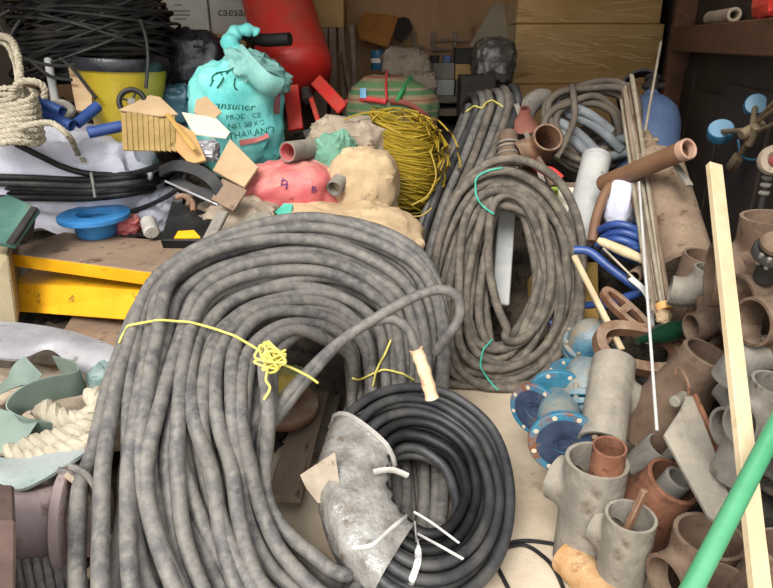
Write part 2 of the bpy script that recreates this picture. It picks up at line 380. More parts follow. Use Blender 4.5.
def heap_mesh():
    nx, ny = 170, 170; v = []; f = []
    for j in range(ny+1):
        y = .6+(5.38-.6)*j/ny; xr = WX(y)-.02; xl = -2.98
        for i in range(nx+1):
            x = xl+(xr-xl)*i/nx; h = H(x, y)
            p = Vector((x*7, y*7, 0)); h += .05*noise.noise(p)+.04*(abs(noise.noise(p*2.3))-.2)+.02*noise.noise(p*5)
            v.append(Vector((x, y, h)))
    keep = lambda *q: any(v[k].z > -.02 for k in q)
    for j in range(ny):
        for i in range(nx):
            a = j*(nx+1)+i; q = (a, a+1, a+nx+2, a+nx+1)
            if keep(*q): f.append(q)
    used = sorted({k for q in f for k in q}); mp = {k: i for i, k in enumerate(used)}
    return [Vector((v[k].x, v[k].y, v[k].z)) for k in used], [tuple(mp[k] for k in q) for q in f]
HEAP = heap_mesh()
solo('scrap_heap', 'dusty brown heap of dirt and small scrap under the sacks and pipes', 'scrap heap', HEAP, M_heap, kind='stuff')
# ------------------------------------------------------------------ coils
def nz1(rng, k=3):
    A = [(rng.uniform(-1, 1)/(i+1), rng.uniform(0, 2*PI)) for i in range(k)]
    return lambda u: sum(a*math.sin(2*PI*(i+1)*u+p) for i, (a, p) in enumerate(A))
def coil(th, st, turns, r, mats, seed=1, js=.5, jl=.25, N=80, name='cable_turn', n=9, sub=None, sp=1.9):
    """st: closed list of (inner, outer); turns: list of (s, layer)"""
    rng = random.Random(seed); m = max(4, N//len(st))
    I = cr([a for a, b in st], m, True); O = cr([b for a, b in st], m, True); K = len(I)
    mid = [(a+b)/2 for a, b in zip(I, O)]; nr = []
    for i in range(K):
        T = mid[(i+1) % K]-mid[i-1]; nn = (O[i]-I[i]).cross(T); nr.append(nn.normalized())
    tot = sum((nr[i].dot((CAMP-mid[i]).normalized()) for i in range(K)))
    if tot < 0: nr = [-q for q in nr]
    for s, l in turns:
        fs, fl = nz1(rng, 4), nz1(rng, 3); pts = []
        for i in range(K):
            u = i/K; wd = (O[i]-I[i]).length; ss = s+js*2*r/max(wd, .02)*fs(u)
            pts.append(I[i]+(O[i]-I[i])*ss-nr[i]*(l+jl*fl(u))*sp*r)
        for p in pts: p.z = max(p.z, r+.002)
        th.part(name, tube(pts, r, n, True), rng.choice(mats) if isinstance(mats, list) else mats)
# ---- the big grey coil in front
big = Thing('cable_coil', 'huge dusty grey cable coil tied with yellow string, beside the yellow steel plates', 'cable coil', PZ(300, 520, 0))
bst = [(P(256,405,1.72), P(104,440,1.62)), (P(262,350,1.90), P(118,345,1.82)), (P(290,328,2.04), P(146,268,2.06)), (P(316,330,2.14), P(228,226,2.22)),
       (P(338,342,2.24), P(330,216,2.32)), (P(350,364,2.34), P(420,254,2.32)), (P(350,400,2.44), P(447,322,2.34)), (PZ(352,448,.13), PZ(440,420,.12)),
       (PZ(372,505,.09), PZ(430,540,.07)), (PZ(350,570,.13), PZ(345,830,.09)), (P(306,540,1.74), P(172,760,1.24)), (P(276,500,1.76), P(114,620,1.36)), (P(262,455,1.73), P(103,510,1.52))]
turns = [(k/11, .15*(k % 3)) for k in range(12)]+[((k+.5)/11, .9) for k in range(11)]+[(k/11, 1.7) for k in range(12)]
coil(big, bst, turns, .0215, M_cable, seed=4, js=1.0, jl=.45, N=112)
e1 = [P(236,455,1.82), P(262,426,1.80), P(282,402,1.80), P(300,380,1.84), P(340,342,1.95), P(400,304,2.03), P(436,290,2.06), P(457,297,2.08), P(459,318,2.10), P(446,338,2.14), P(436,352,2.2)]
big.part('cable_end', tube(cr(e1, 8), .0175, 10), M_cable)
e2 = [P(232,470,1.84), P(258,442,1.82), P(283,410,1.80), P(310,376,1.86), P(350,334,1.98), P(388,319,2.02), P(408,330,2.03), P(416,350,2.04)]
ce = big.part('cable_end', tube(cr(e2, 8), .0165, 10), M_cable)
e3 = [P(416,349,2.04), P(424,370,2.05), P(432,398,2.07)]
big.part('taped_end', tube(cr(e3, 6), [.0215+.003*(i % 3 == 0) for i in range(13)], 10), mat('tan_tape', C(214,180,142), C(230,200,164), C(186,120,92), rough=.6, sc=8, sc3=9, t3=.6, bump=.1), ce, label='pale tan tape wrapped round the cable end')
def tie(th, pxs, r, m, name='string', off=.007, parent=None, m_=5):
    pts = [q for q in (th.hit(x, y, off) for x, y in cr2(pxs, 4)) if q is not None]
    out = [pts[0]]
    for q in pts[1:]:
        if (q-out[-1]).length < .12: out.append(q)
    # keep the string taut over gaps between cables: never dip far behind the line of its neighbours
    for _ in range(4):
        for i in range(1, len(out)-1):
            a = (out[i-1]+out[i+1])/2
            if (out[i]-CAMP).length > (a-CAMP).length: out[i] = out[i].lerp(a, .7)
    return th.part(name, tube(cr(out, 4), r, 6), m, parent)
def cr2(pxs, m): return [(q.x, q.y) for q in cr([Vector((x, y, 0)) for x, y in pxs], m)]
s1 = tie(big, [(119,343),(128,326),(160,320),(200,324),(235,336),(262,352)], .004, M_yelstring)
rng = random.Random(5); kp = []
for i in range(46):
    a = rng.uniform(0, 2*PI); q = rng.uniform(.3, 1); kp.append(P(268+17*q*math.cos(a)+2, 357+16*q*math.sin(a), 1.74+rng.uniform(-.03, .02)))
big.part('knot', tube(cr(kp, 6), .0036, 6), M_yelstring, s1)
big.part('string_tail', tube(cr([P(276,362,1.76), P(292,368,1.77), P(308,376,1.78), P(318,383,1.79)], 6), .0038, 6), M_yelstring, s1)
big.part('string_tail', tube(cr([P(268,368,1.74), P(266,380,1.73), P(270,388,1.72), P(264,400,1.71)], 6), .0038, 6), M_yelstring, s1)
s2 = tie(big, [(352,378),(360,380),(368,376),(382,370),(398,372),(414,380)], .0042, M_yelstring)
tie(big, [(391,340),(384,356),(377,368),(373,386)], .0042, M_yelstring, 'string_tail', parent=s2)
# ---- the black coil partly wrapped in plastic
blk = Thing('cable_coil', 'black cable coil with one side wrapped in torn clear plastic, on the concrete floor', 'cable coil', PZ(410, 560, 0))
def ringpts(cx, cy, rx, ry, n=12, ph=0): return [(cx+rx*math.cos(2*PI*k/n+ph), cy+ry*math.sin(2*PI*k/n+ph)) for k in range(n)]
def plane_hit(px, py, q, n):
    d = P(px, py, 1)-CAMP; t = (Vector(q)-CAMP).dot(n)/d.dot(n); return CAMP+d*t
kq = PZ(500, 560, .125); kn = Vector((.22, -.28, 1)).normalized()
kouter = [(511,490),(492,432),(448,397),(402,389),(364,400),(337,428),(327,472),(340,525),(372,570),(412,596),(460,592),(500,552)]
kinner = [(466,488),(455,456),(430,438),(408,434),(392,442),(386,460),(384,484),(392,508),(408,526),(426,534),(446,528),(460,510)]
kst = [(plane_hit(a[0], a[1], kq, kn), plane_hit(b[0], b[1], kq, kn)) for a, b in zip(kinner, kouter)]
kt = [(k/4.0, 0) for k in range(5)]+[((k+.4)/4.4, 1) for k in range(5)]+[(k/4.2-.03, 2) for k in range(5)]+[(k/4.2, 3) for k in range(5)]
coil(blk, kst, kt, .0165, [M_cable_d, M_cable_d, M_black], seed=11, js=.35, jl=.22, N=96)
# plastic sleeve over the left side: a lumpy skin round the bundle, open to the cables at both ends
sm = 96//12; sI = cr([a for a, b in kst], sm, True); sO = cr([b for a, b in kst], sm, True)
i0, i1 = 38, 66; sv = []; sf = []; nn = 24
for i in range(i0, i1+1):
    a, b = sI[i], sO[i]; c = (a+b)/2; T = ((sI[i+1]+sO[i+1])/2-(sI[i-1]+sO[i-1])/2).normalized(); X = (b-a).normalized(); Zv = T.cross(X).normalized()
    if Zv.z < 0: Zv = -Zv
    hw = (b-a).length/2+.026; c = c-Zv*.040
    for k in range(nn):
        t = 2*PI*k/nn; q = 1+.05*noise.noise(Vector((i*.35, k*.6, 0)))+.03*math.sin(i*1.3+k*.4)
        if i in (i0, i1): q *= 1.07
        if i == i1: q *= 1+.05*math.sin(k*2.1)
        p = c+X*sgp(math.cos(t), .75)*hw*q+Zv*sgp(math.sin(t), .75)*.080*q; p.z = max(p.z, .004); sv.append(p)
for i in range(i1-i0):
    for k in range(nn): q = (k+1) % nn; sf.append((i*nn+k, i*nn+q, (i+1)*nn+q, (i+1)*nn+k))
M_wrap = mat('torn_wrap', C(132,127,120), C(172,168,161), C(118,104,88), rough=.22, sc=14, sc3=10, t3=.6, bump=.9, bs=30, spec=.8, alpha=.72)
wr = blk.part('plastic_wrap', (sv, sf), M_wrap, label='torn translucent plastic wrapping')
rim = [sv[k]+(sv[k]-sum((sv[j] for j in range(nn)), Vector())/nn)*.02 for k in range(nn)]
blk.part('wrap_rim', tube(rim, .008, 6, True), M_plastic, wr)
blk.part('wrap_flap', slab([P(300,475,1.85), P(335,452,1.84), P(342,500,1.83), P(318,503,1.85), P(306,488,1.86)], .004), mat('white_flap', C(150,136,118), C(172,158,140), C(128,102,76), rough=.4, sc=8, t3=.58, bump=.4, bs=30), wr)
blk.part('strap', tie_g := tube(cr([q for q in (blk.hit(x, y, .006) for x, y in cr2([(352,548),(372,545),(392,528),(410,514),(414,512)], 4)) if q], 3), .005, 6, flat=(1.6, .5)), M_whites)
blk.part('strap', tube(cr([q for q in (blk.hit(x, y, .006) for x, y in cr2([(414,512),(416,535),(418,560),(410,584)], 4)) if q], 3), .006, 6, flat=(1.6, .5)), M_whites)
for pts in ([(414,512),(432,523),(459,543)], [(418,534),(440,546),(463,559)]):
    h0 = blk.hit(*pts[0], .01) or P(*pts[0], 1.68); blk.part('strap_end', tube(cr([h0, P(pts[1][0], pts[1][1], 1.66), P(pts[2][0], pts[2][1], 1.66)], 5), .0036, 6, flat=(1.3, .6)), M_whites)
blk.part('strap_end', tube(cr([P(374,472,1.86), P(392,470,1.85), P(408,476,1.85)], 5), .009, 6, flat=(1.2, .5)), M_plastic)
# ---- brown-grey coil leaning in the middle
mid_ = Thing('cable_coil', 'brown dusty cable coil tied with thin teal cord, leaning beside the blue flanged valves', 'cable coil', PZ(505, 388, 0))
mq = PZ(505, 386, .03); mn = Vector((.0, -1, .36)).normalized()
mo = [(580,272),(572,225),(548,186),(508,167),(470,182),(448,226),(434,288),(434,340),(456,376),(508,390),(552,370),(574,324)]
mi = [(546,272),(536,232),(522,212),(506,204),(494,212),(488,236),(484,275),(486,318),(494,340),(506,346),(520,336),(538,306)]
mst = [(plane_hit(a[0], a[1], mq, mn), plane_hit(b[0], b[1], mq, mn)) for a, b in zip(mi, mo)]
mt = [(k/4.0, .2*(k % 2)) for k in range(5)]+[((k+.3)/4.2, .7) for k in range(5)]+[((k+.6)/4.6, 1.2) for k in range(5)]+[(k/4.0, 1.9) for k in range(5)]+[((k+.4)/4.2, 2.7) for k in range(5)]
coil(mid_, mst, mt, .0205, M_cable_b, seed=22, js=1.3, jl=.5, N=96)
tie(mid_, [(482,206),(475,192),(477,178),(488,170),(502,168)], .0045, M_teals, 'cord')
tie(mid_, [(478,200),(484,208),(494,214)], .0045, M_teals, 'cord')
tie(mid_, [(492,340),(482,352),(481,368),(490,382),(498,390)], .0045, M_teals, 'cord')
# ---- long folded coil behind it
lng = Thing('cable_coil', 'tall folded bundle of brown-grey cable with straight sides, behind the teal-tied coil', 'cable coil', PZ(440, 330, 0))
lst = []
tops = [(474,100),(518,90)]; f_ = [((466,124),(520,114)),((452,160),(510,146)),((432,205),(486,200)),((414,262),(470,262)),((408,310),(462,318))]
Df = [3.42,3.32,3.22,3.12,3.06]
fr_ = [(P(*a, d), P(*b, d)) for (a, b), d in zip(f_, Df)]
back = Vector((.0, .30, -.02)); lo = Vector((0, .12, -.05))
top = [(fr_[0][0]+Vector((.03,.07,.08)), fr_[0][1]+Vector((.0,.07,.09))), (fr_[0][0]+Vector((.03,.22,.07)), fr_[0][1]+Vector((.0,.22,.08)))]
bk = [(a+Vector((0,.30,.0)), b+Vector((0,.30,.0))) for a, b in fr_]
bot = [(fr_[-1][0]+Vector((0,.03,-.09)), fr_[-1][1]+Vector((0,.03,-.09))), (fr_[-1][0]+Vector((0,.2,-.09)), fr_[-1][1]+Vector((0,.2,-.09)))]
lst = fr_[::-1]+top+bk+bot[::-1]
lt = [(k/6, 0) for k in range(7)]+[((k+.5)/6, 1) for k in range(6)]
coil(lng, lst, lt, .0225, [M_cable_b, M_cable, M_cable_d], seed=31, js=.35, jl=.15, N=112)
tie(lng, [(466,112),(474,106),(482,108),(488,100),(496,102),(503,107)], .005, M_yelstring, 'string')
# ------------------------------------------------------------------ pipe fittings, right side
def apply_mods(me, mods):
    o = bpy.data.objects.new('tmp', me); COL.objects.link(o); ext = []
    for kind, kw in mods:
        md = o.modifiers.new(kind, kind)
        for k, q in kw.items(): setattr(md, k, q)
    dg = bpy.context.evaluated_depsgraph_get(); dg.update()
    r = bpy.data.meshes.new_from_object(o.evaluated_get(dg)); bpy.data.objects.remove(o); return r
def tmpobj(g):
    o = bpy.data.objects.new('cut', mesh_of(g, False)); COL.objects.link(o); return o
def tee_mesh(R, t, Ht, bR, bL, bz=.5):
    """butt-weld tee: run along z from 0 to Ht, branch towards +x reaching bL from the axis"""
    e = .035
    g = join(lathe([(R, -e), (R, Ht+e)], 40, False), xf(lathe([(bR, 0), (bR, bL+e)], 36, False), frame((0, 0, Ht*bz), (1, 0, 0))))
    me = apply_mods(mesh_of(g, False), [('REMESH', dict(mode='VOXEL', voxel_size=.009)), ('SMOOTH', dict(factor=.5, iterations=9))])
    bm = bmesh.new(); bm.from_mesh(me)
    for co, no in (((0, 0, 0), (0, 0, -1)), ((0, 0, Ht), (0, 0, 1)), ((bL, 0, 0), (1, 0, 0))):
        r = bmesh.ops.bisect_plane(bm, geom=bm.verts[:]+bm.edges[:]+bm.faces[:], plane_co=co, plane_no=no, clear_outer=True, dist=1e-5)
        bmesh.ops.holes_fill(bm, edges=[q for q in r['geom_cut'] if isinstance(q, bmesh.types.BMEdge)])
    bm.to_mesh(me); bm.free()
    c1 = tmpobj(lathe([(R-t, -.05), (R-t, Ht+.05)], 36, False)); c2 = tmpobj(xf(lathe([(bR-t, 0), (bR-t, bL+.05)], 32, False), frame((0, 0, Ht*bz), (1, 0, 0))))
    me = apply_mods(me, [('BOOLEAN', dict(operation='DIFFERENCE', object=c1, solver='EXACT')), ('BOOLEAN', dict(operation='DIFFERENCE', object=c2, solver='EXACT'))])
    bpy.data.objects.remove(c1); bpy.data.objects.remove(c2)
    me.shade_smooth(); me.set_sharp_from_angle(angle=math.radians(40)); return me
def tee_alt(R, t, Ht, bR, bL): return tee_mesh(R, t, Ht, bR, bL)
TEE = tee_mesh(.09, .012, .37, .072, .122, .66)            # tall tee
TEES = tee_mesh(.09, .012, .30, .088, .17)           # squat equal tee
def elbow_g(R, t, bend, ang=90, stub=.03, n=28):
    """hollow bend: starts at the origin along +z, turns towards +x"""
    path = [Vector((0, 0, 0)), Vector((0, 0, stub))]; K = 12
    for k in range(1, K+1):
        a = math.radians(ang)*k/K; path.append(Vector((bend*(1-math.cos(a)), 0, stub+bend*math.sin(a))))
    a = math.radians(ang); path.append(path[-1]+Vector((math.sin(a), 0, math.cos(a)))*stub)
    vo, fo = tube(path, R, n, caps=False); vi, fi = tube(path, R-t, n, caps=False); o = len(vo); N = len(path)
    f = fo+[tuple(i+o for i in reversed(q)) for q in fi]
    for k in range(n):
        q = (k+1) % n; f.append((k, o+k, o+q, q)); b = (N-1)*n; f.append((b+q, o+b+q, o+b+k, b+k))
    return vo+vi, f
ELB = mesh_of(elbow_g(.08, .011, .13), True, 'elbow'); ELB45 = mesh_of(elbow_g(.08, .011, .16, 45), True, 'elbow45')
def redg(r0, r1, h, t): return lathe([(r0-.003, 0), (r0, .003), (r0, h*.22), (r1, h*.8), (r1, h-.003), (r1-.003, h), (r1-t, h), (r1-t, h*.8), (r0-t, h*.22), (r0-t, 0)], 36)
RED = mesh_of(redg(.115, .075, .30, .011), True, 'reducer')
RING = mesh_of(lathe([(.085,0),(.09,.004),(.09,.11),(.086,.115),(.076,.115),(.073,.11),(.073,.004),(.076,0)], 36), True, 'pipe_ring')
def fit(me, name, label, cat, m, loc, z, x=None, s=1.0, group=None):
    key = (me.name, m.name)
    if key not in FITC:
        q = me.copy(); q.materials.clear(); q.materials.append(m); FITC[key] = q
    o = bpy.data.objects.new(name, FITC[key]); COL.objects.link(o)
    Mx = frame(loc, z, x); o.matrix_world = Mx @ (Matrix.Scale(s, 4) if not isinstance(s, tuple) else Matrix.Diagonal((*s, 1)))
    return tag(o, label, cat, group)
FITC = {}
def top_fit(me, H0, name, label, m, tx, ty, D, z, x, s, cat='pipe fitting', zmin=None):
    """place by the centre of its upper opening"""
    z = U(z); hs = s if not isinstance(s, tuple) else s[2]; tp = P(tx, ty, D)
    return fit(me, name, label, cat, m, tp-z*H0*hs, z, x, s)
# foreground row on the concrete
zA = PZ(597, 460, .375)
fit(TEE, 'pipe_tee', 'pale grey steel tee standing on the floor with a rusty pipe stub inside', 'pipe fitting', M_gal, (zA.x, zA.y, .001), (0, 0, 1), (-.7, .7, 0), (1.0, 1.0, .375/.37))
pc = P(610, 446, 1.74)
solo('pipe_stub', 'short rusty red pipe standing inside the pale grey tee', 'pipe', pipeg(Vector((zA.x+.03, zA.y-.005, .10)), pc, .047, .040), M_rustred)
zB = PZ(631, 516, .305)
fit(TEE, 'pipe_tee', 'smaller grey steel tee holding a thin rusty rod, in front of the dusty plate', 'pipe fitting', M_gal, (zB.x, zB.y, .001), (0, 0, 1), (-.55, .85, 0), (.76, .76, .305/.37))
solo('rusty_rod', 'short flat rusty rod standing in the smaller grey tee', 'rod', barg((zB.x-.03, zB.y+.0, .14), P(645, 490, 1.68), .018, .018, b=.003), M_rust)
a3, b3 = P(601, 444, 1.93), P(614, 362, 2.12)
d3 = (b3-a3).normalized()
fit(TEE, 'pipe_tee', 'grey steel tee lying tilted behind the tee with the rusty stub', 'pipe fitting', M_gal, a3, d3, (.9, -.1, -.5), (.80, .80, (b3-a3).length/.37))
# heap of fittings
zC = PZ(709, 537, .33)
fit(TEE, 'pipe_tee', 'brown tee with a wide dark mouth under the green pipe', 'pipe fitting', M_rust2, (zC.x, zC.y, .0), (0.02, .02, 1), (-1, -.35, 0), (.98, .98, .33/.37))
z8 = PZ(727, 584, .36)
fit(RED, 'pipe_reducer', 'dusty brown reducer standing at the foot of the green pipe', 'pipe fitting', M_rust2, (z8.x, z8.y, .0), (0, .03, 1), None, (.80, .80, 1.2))
tl = U((.28, -.16, .94))
top_fit(RED, .30, 'pipe_reducer', 'large brown cone reducer leaning behind the bent dusty plate', M_rust2, 709, 353, 1.90, tl, None, (1.04, 1.04, 1.2))
t6 = U((.26, -.28, .92)); p6 = P(674, 480, 1.80)
fit(RED, 'pipe_reducer', 'red-rust cone reducer with a narrow pipe end in its mouth', 'pipe fitting', M_rustred, p6-t6*.27, t6, None, (1.05, 1.05, .9))
solo('pipe_stub', 'narrow grey pipe end in the mouth of the red-rust reducer', 'pipe', pipeg(p6-t6*.12+Vector((.008,0,0)), p6+t6*.015+Vector((.008,0,0)), .040, .028), M_gal2)
# dusty bent plate leaning on the reducer
bp = Thing('bent_plate', 'dusty grey bent steel plate with a raised rib and a loop of wire', 'metal plate', PZ(715, 520, .1))
Dp = lambda x, y: 1.84-.0022*(y-390)
Q = lambda x, y: P(x, y, Dp(x, y))
bp.part('plate', slab([Q(664,434), Q(680,410), Q(700,410), Q(731,492), Q(716,520), Q(709,516)], .016, b=.003), M_gal, smooth=False)
bp.part('rib', slab([P(679,414,1.80), P(684,396,1.81), P(694,395,1.81), P(713,446,1.74), P(706,456,1.73)], .03, b=.004), M_gal, smooth=False)
bp.part('lug', rodg(P(674,402,1.80), P(684,396,1.84), .017, 14), M_gal)
bp.part('edge_lip', barg(P(694,394,1.81), P(722,458,1.73), .012, .02, b=.003), M_rustred, smooth=False)
bp.part('wire_loop', tube(cr([P(688,396,1.82), P(689,386,1.82), P(684,374,1.83), P(678,368,1.84), P(675,374,1.84)], 6), .004, 6), M_rust)
# ring fittings behind
top_fit(RING, .115, 'pipe_ring', 'short rusty pipe ring under the white thin rod', M_rustred, 650, 402, 2.08, (.05, -.3, .95), None, (.80, .80, 1.3))
top_fit(RING, .115, 'pipe_ring', 'dark grey steel pipe ring resting on the rusty ring', M_gal2, 640, 384, 2.16, (-.1, -.35, .9), None, (.98, .98, .7))
top_fit(RING, .115, 'pipe_ring', 'small dark steel ring beside the tilted grey tee', M_gal2, 662, 446, 1.92, (.35, -.3, .85), None, (.55, .55, 1.1))
# heap at the wall
def side_fit(me, name, label, m, ox, oy, D, z, x, s, L=0, cat='pipe fitting'):
    """place by the centre of its facing opening (base of the mesh); z points away from that mouth"""
    return fit(me, name, label, cat, m, P(ox, oy, D), U(z), x, s)
# big tee lying with its branch up
cb = P(776, 216, 1.78); ax = U((.93, -.30, .05))
fit(TEES, 'pipe_tee', 'big brown tee lying against the dark wall with its branch mouth upwards', 'pipe fitting', M_rust2, cb-Vector((0, 0, .19))-ax*.14, ax, (0, 0, 1), (1.10, 1.08, .93))
side_fit(TEES, 'pipe_tee', 'brown tee under the big upward tee, mouth half hidden by the wooden batten', M_rust2, 738, 296, 1.76, (.975, .2, .06), (0, .6, .6), .70)
side_fit(TEES, 'pipe_tee', 'brown tee with a round side mouth turned to the wooden batten', M_rust2, 752, 322, 1.62, (.975, .22, .0), (.0, -.1, -.8), .74)
side_fit(ELB, 'pipe_elbow', 'small brown elbow with its mouth turned to the bundle of rods', M_rust2, 691, 328, 2.06, (.985, .15, .05), (0, .5, .6), .62)
side_fit(ELB, 'pipe_elbow', 'brown elbow tucked under the small brown elbow', M_rust2, 702, 341, 2.10, (.96, .25, .0), (.2, .9, .2), .5)
fit(ELB, 'pipe_elbow', 'pale grey cast elbow standing beside the bundle of rods', 'pipe fitting', M_gal, P(711, 268, 2.10), (-.05, .05, -1), (-.85, .35, 0), .66)
top_fit(TEE, .37, 'pipe_tee', 'brown tee with a ragged dark mouth at the foot of the dusty gas cylinder', M_rust2, 705, 256, 2.36, (.1, -.12, 1), (.7, .7, 0), (.86, .86, .80))
side_fit(ELB, 'pipe_elbow', 'grey elbow with its mouth beside the bent plate', M_gal2, 729, 431, 1.68, (.93, .35, .02), (.3, .8, .3), .84)
top_fit(TEE, .37, 'pipe_tee', 'grey cast tee behind the top of the green pipe', M_gal2, 778, 384, 1.50, (.1, -.1, 1), (-.9, -.4, 0), (.66, .66, .8))
top_fit(ELB, .16, 'pipe_elbow', 'dark grey elbow below the tee with the round side mouth', M_gal2, 748, 352, 1.66, (.2, -.2, .95), (1, .2, 0), .62)
top_fit(RED, .30, 'pipe_reducer', 'brown reducer at the wall below the wooden batten', M_rust2, 786, 548, 1.38, (.05, -.1, 1), None, (.80, .80, 1.1))
side_fit(RING, 'pipe_ring', 'dark steel ring on edge beside the foot of the batten', M_dark, 755, 492, 1.55, (.8, .6, .1), None, (.85, .85, .8))
fit(TEE, 'pipe_tee', 'rusty brown tee wedged low behind the mouth of the red-rust reducer', 'pipe fitting', M_rust2, PZ(735, 470, .18), (.6, .8, .25), (.3, -.3, .8), .8)
fit(TEES, 'pipe_tee', 'rusty brown tee wedged at the wall behind the green pipe', 'pipe fitting', M_rust, PZ(770, 460, .26), (.3, .9, .2), (0, -.5, .8), .85)
fit(TEES, 'pipe_tee', 'brown tee deep in the pile under the lying brown tees', 'pipe fitting', M_rust2, P(760, 365, 1.9), (.5, .8, -.1), (-.6, -.2, .6), .9)
fit(ELB, 'pipe_elbow', 'rusty elbow deep in the pile behind the large cone reducer', 'pipe fitting', M_rust, P(705, 340, 2.2), (.2, .6, .5), (.9, -.1, 0), 1.0)
fit(TEES, 'pipe_tee', 'dusty tee under the pale grey cast elbow by the rods', 'pipe fitting', M_rust2, P(690, 370, 2.25), (.4, .8, .15), (.6, -.2, .7), .9)
# bolted cap on the big tee
cpt = Thing('bolted_cap', 'round brown steel cap with shiny bolts beside the big upward tee', 'pipe cap', P(777, 262, 1.62))
ca = U((-.15, -.42, .9)); cc = P(778, 246, 1.62)
cpt.part('disc', xf(lathe([(.0, .018), (.038, .018), (.044, .012), (.044, 0), (0, 0)], 30, False), frame(cc, ca)), M_rust2)
cpt.part('flange', xf(lathe([(.0, -.01), (.052, -.01), (.056, -.016), (.056, -.03), (.0, -.03)], 30, False), frame(cc, ca)), M_dark)
cpt.part('stem', xf(lathe([(.03, -.12), (.03, -.03)], 18, False), frame(cc, ca)), M_dark)
for k in range(5):
    a = PI*.85+k*.45; X = frame(cc, ca); q = X @ Vector((.05*math.cos(a), .05*math.sin(a), -.012))
    cpt.part('bolt', rodg(q-ca*.03, q+ca*.008, .006, 8), M_gal2)
# ------------------------------------------------------------------ blue flanged valves
def valve(label, p0, p1, rf, rb, up, nb=8, group=None):
    """flanged body from p0 (near flange face) to p1"""
    p0, p1 = Vector(p0), Vector(p1); ax = (p1-p0).normalized(); L = (p1-p0).length
    th = Thing('flanged_valve', label, 'valve', Vector((*((p0+p1)/2).xy, max(0, min(p0.z, p1.z)-rf))), group)
    M0 = frame(p0, ax, up)
    th.part('body', xf(lathe([(rb*.8, .02), (rb*.85, L*.12), (rb*1.05, L*.3), (rb*1.25, L*.5), (rb*1.05, L*.7), (rb*.85, L*.88), (rb*.8, L-.02)], 30, False), M0), M_valve)
    for z, sg in ((0, 1), (L, -1)):
        fl = th.part('flange', xf(lathe([(rf-.003, 0), (rf, .003*sg), (rf, .021*sg), (rf-.003, .024*sg), (rb*.7, .026*sg), (rb*.55, .02*sg), (rb*.55, 0)], 36), M0 @ Matrix.Translation((0, 0, z))), M_valver)
        th.part('gasket_face', xf(lathe([(rb*.56, -.002*sg), (rf*.78, -.002*sg), (rf*.78, .004*sg), (rb*.56, .004*sg)], 32), M0 @ Matrix.Translation((0, 0, z))), M_navy, fl)
        th.part('bore', xf(lathe([(0, .012*sg), (rb*.3, .012*sg), (rb*.34, .004*sg), (rb*.57, .004*sg), (rb*.57, .014*sg), (0, .016*sg)], 24, False), M0 @ Matrix.Translation((0, 0, z))), M_navy, fl)
        for k in range(nb):
            a = 2*PI*(k+.5)/nb; q = M0 @ Vector((rf*.87*math.cos(a), rf*.87*math.sin(a), z))
            th.part('lit_hole_plug', rodg(q-ax*sg*.0015, q+ax*sg*.0255, rf*.08, 10), M_floor, fl)  # solid plugs; light showing through the holes is put into their pale colour
    return th, M0, L
v1, Mv, Lv = valve('dirty blue valve lying in front with its navy flange face turned outward', P(564, 444, 1.97), P(556, 396, 2.24), .112, .062, (0, 0, 1))
v2, Mv2, Lv2 = valve('blue flanged pipe piece leaning behind the navy-faced valve', P(534, 411, 2.20), P(572, 382, 2.40), .100, .06, (0, 0, 1))
# bonnet with bolted cover
def bonnet(label, c, ax, r, h):
    th = Thing('valve_bonnet', label, 'valve', Vector(c)-Vector((0, 0, r)))
    Mx = frame(c, ax)
    th.part('dome', xf(lathe([(r*.9, .02), (r*.86, h*.35), (r*.66, h*.75), (r*.4, h*.95), (0, h)], 30, False), Mx), M_valve)
    th.part('flange', xf(lathe([(r, 0), (r*1.04, .004), (r*1.04, .022), (r, .026), (0, .026), (0, 0)], 34, False), Mx), M_valve)
    th.part('flange', xf(lathe([(r, -.03), (r*1.04, -.026), (r*1.04, -.010), (r, -.006), (0, -.006), (0, -.03)], 34, False), Mx), M_valve)
    th.part('body', xf(lathe([(r*.7, -.16), (r*.86, -.12), (r*.9, -.03)], 30, False), Mx), M_valve)
    for k in range(8):
        a = 2*PI*k/8; q = Mx @ Vector((r*.93*math.cos(a), r*.93*math.sin(a), 0))
        th.part('bolt', rodg(q-U(ax)*.042, q+U(ax)*.042, .009, 6), M_gal2)
    return th
bonnet('blue bolted valve bonnet between the two blue flanges and the tilted grey tee', P(586, 398, 2.22), (.05, .55, .75), .100, .15)
bonnet('blue bolted valve bonnet at the back, below the wood sticks', P(590, 346, 2.52), (-.1, -.3, .9), .105, .12)
def rock(label, pts, t, m, name='concrete_chunk', cat='rubble'):
    return solo(name, label, cat, slab(pts, t, b=.006), m, smooth=False)
rock('pale broken chunk beside the blue bonnet and the tilted grey tee', [P(591,372,2.15), P(598,362,2.17), P(606,368,2.18), P(604,388,2.14), P(594,392,2.12)], .06, M_gal)
rock('small broken chunk between the rusty ring and the tilted grey tee', [P(602,362,2.24), P(612,360,2.26), P(619,372,2.24), P(614,378,2.22), P(606,374,2.22)], .05, M_paper)
rock('white painted block on the floor touching the pale grey tee', [PZ(550,484,.03), PZ(566,482,.03), PZ(569,512,.03), PZ(563,514,.03)], .028, M_paper, 'painted_block', 'block')
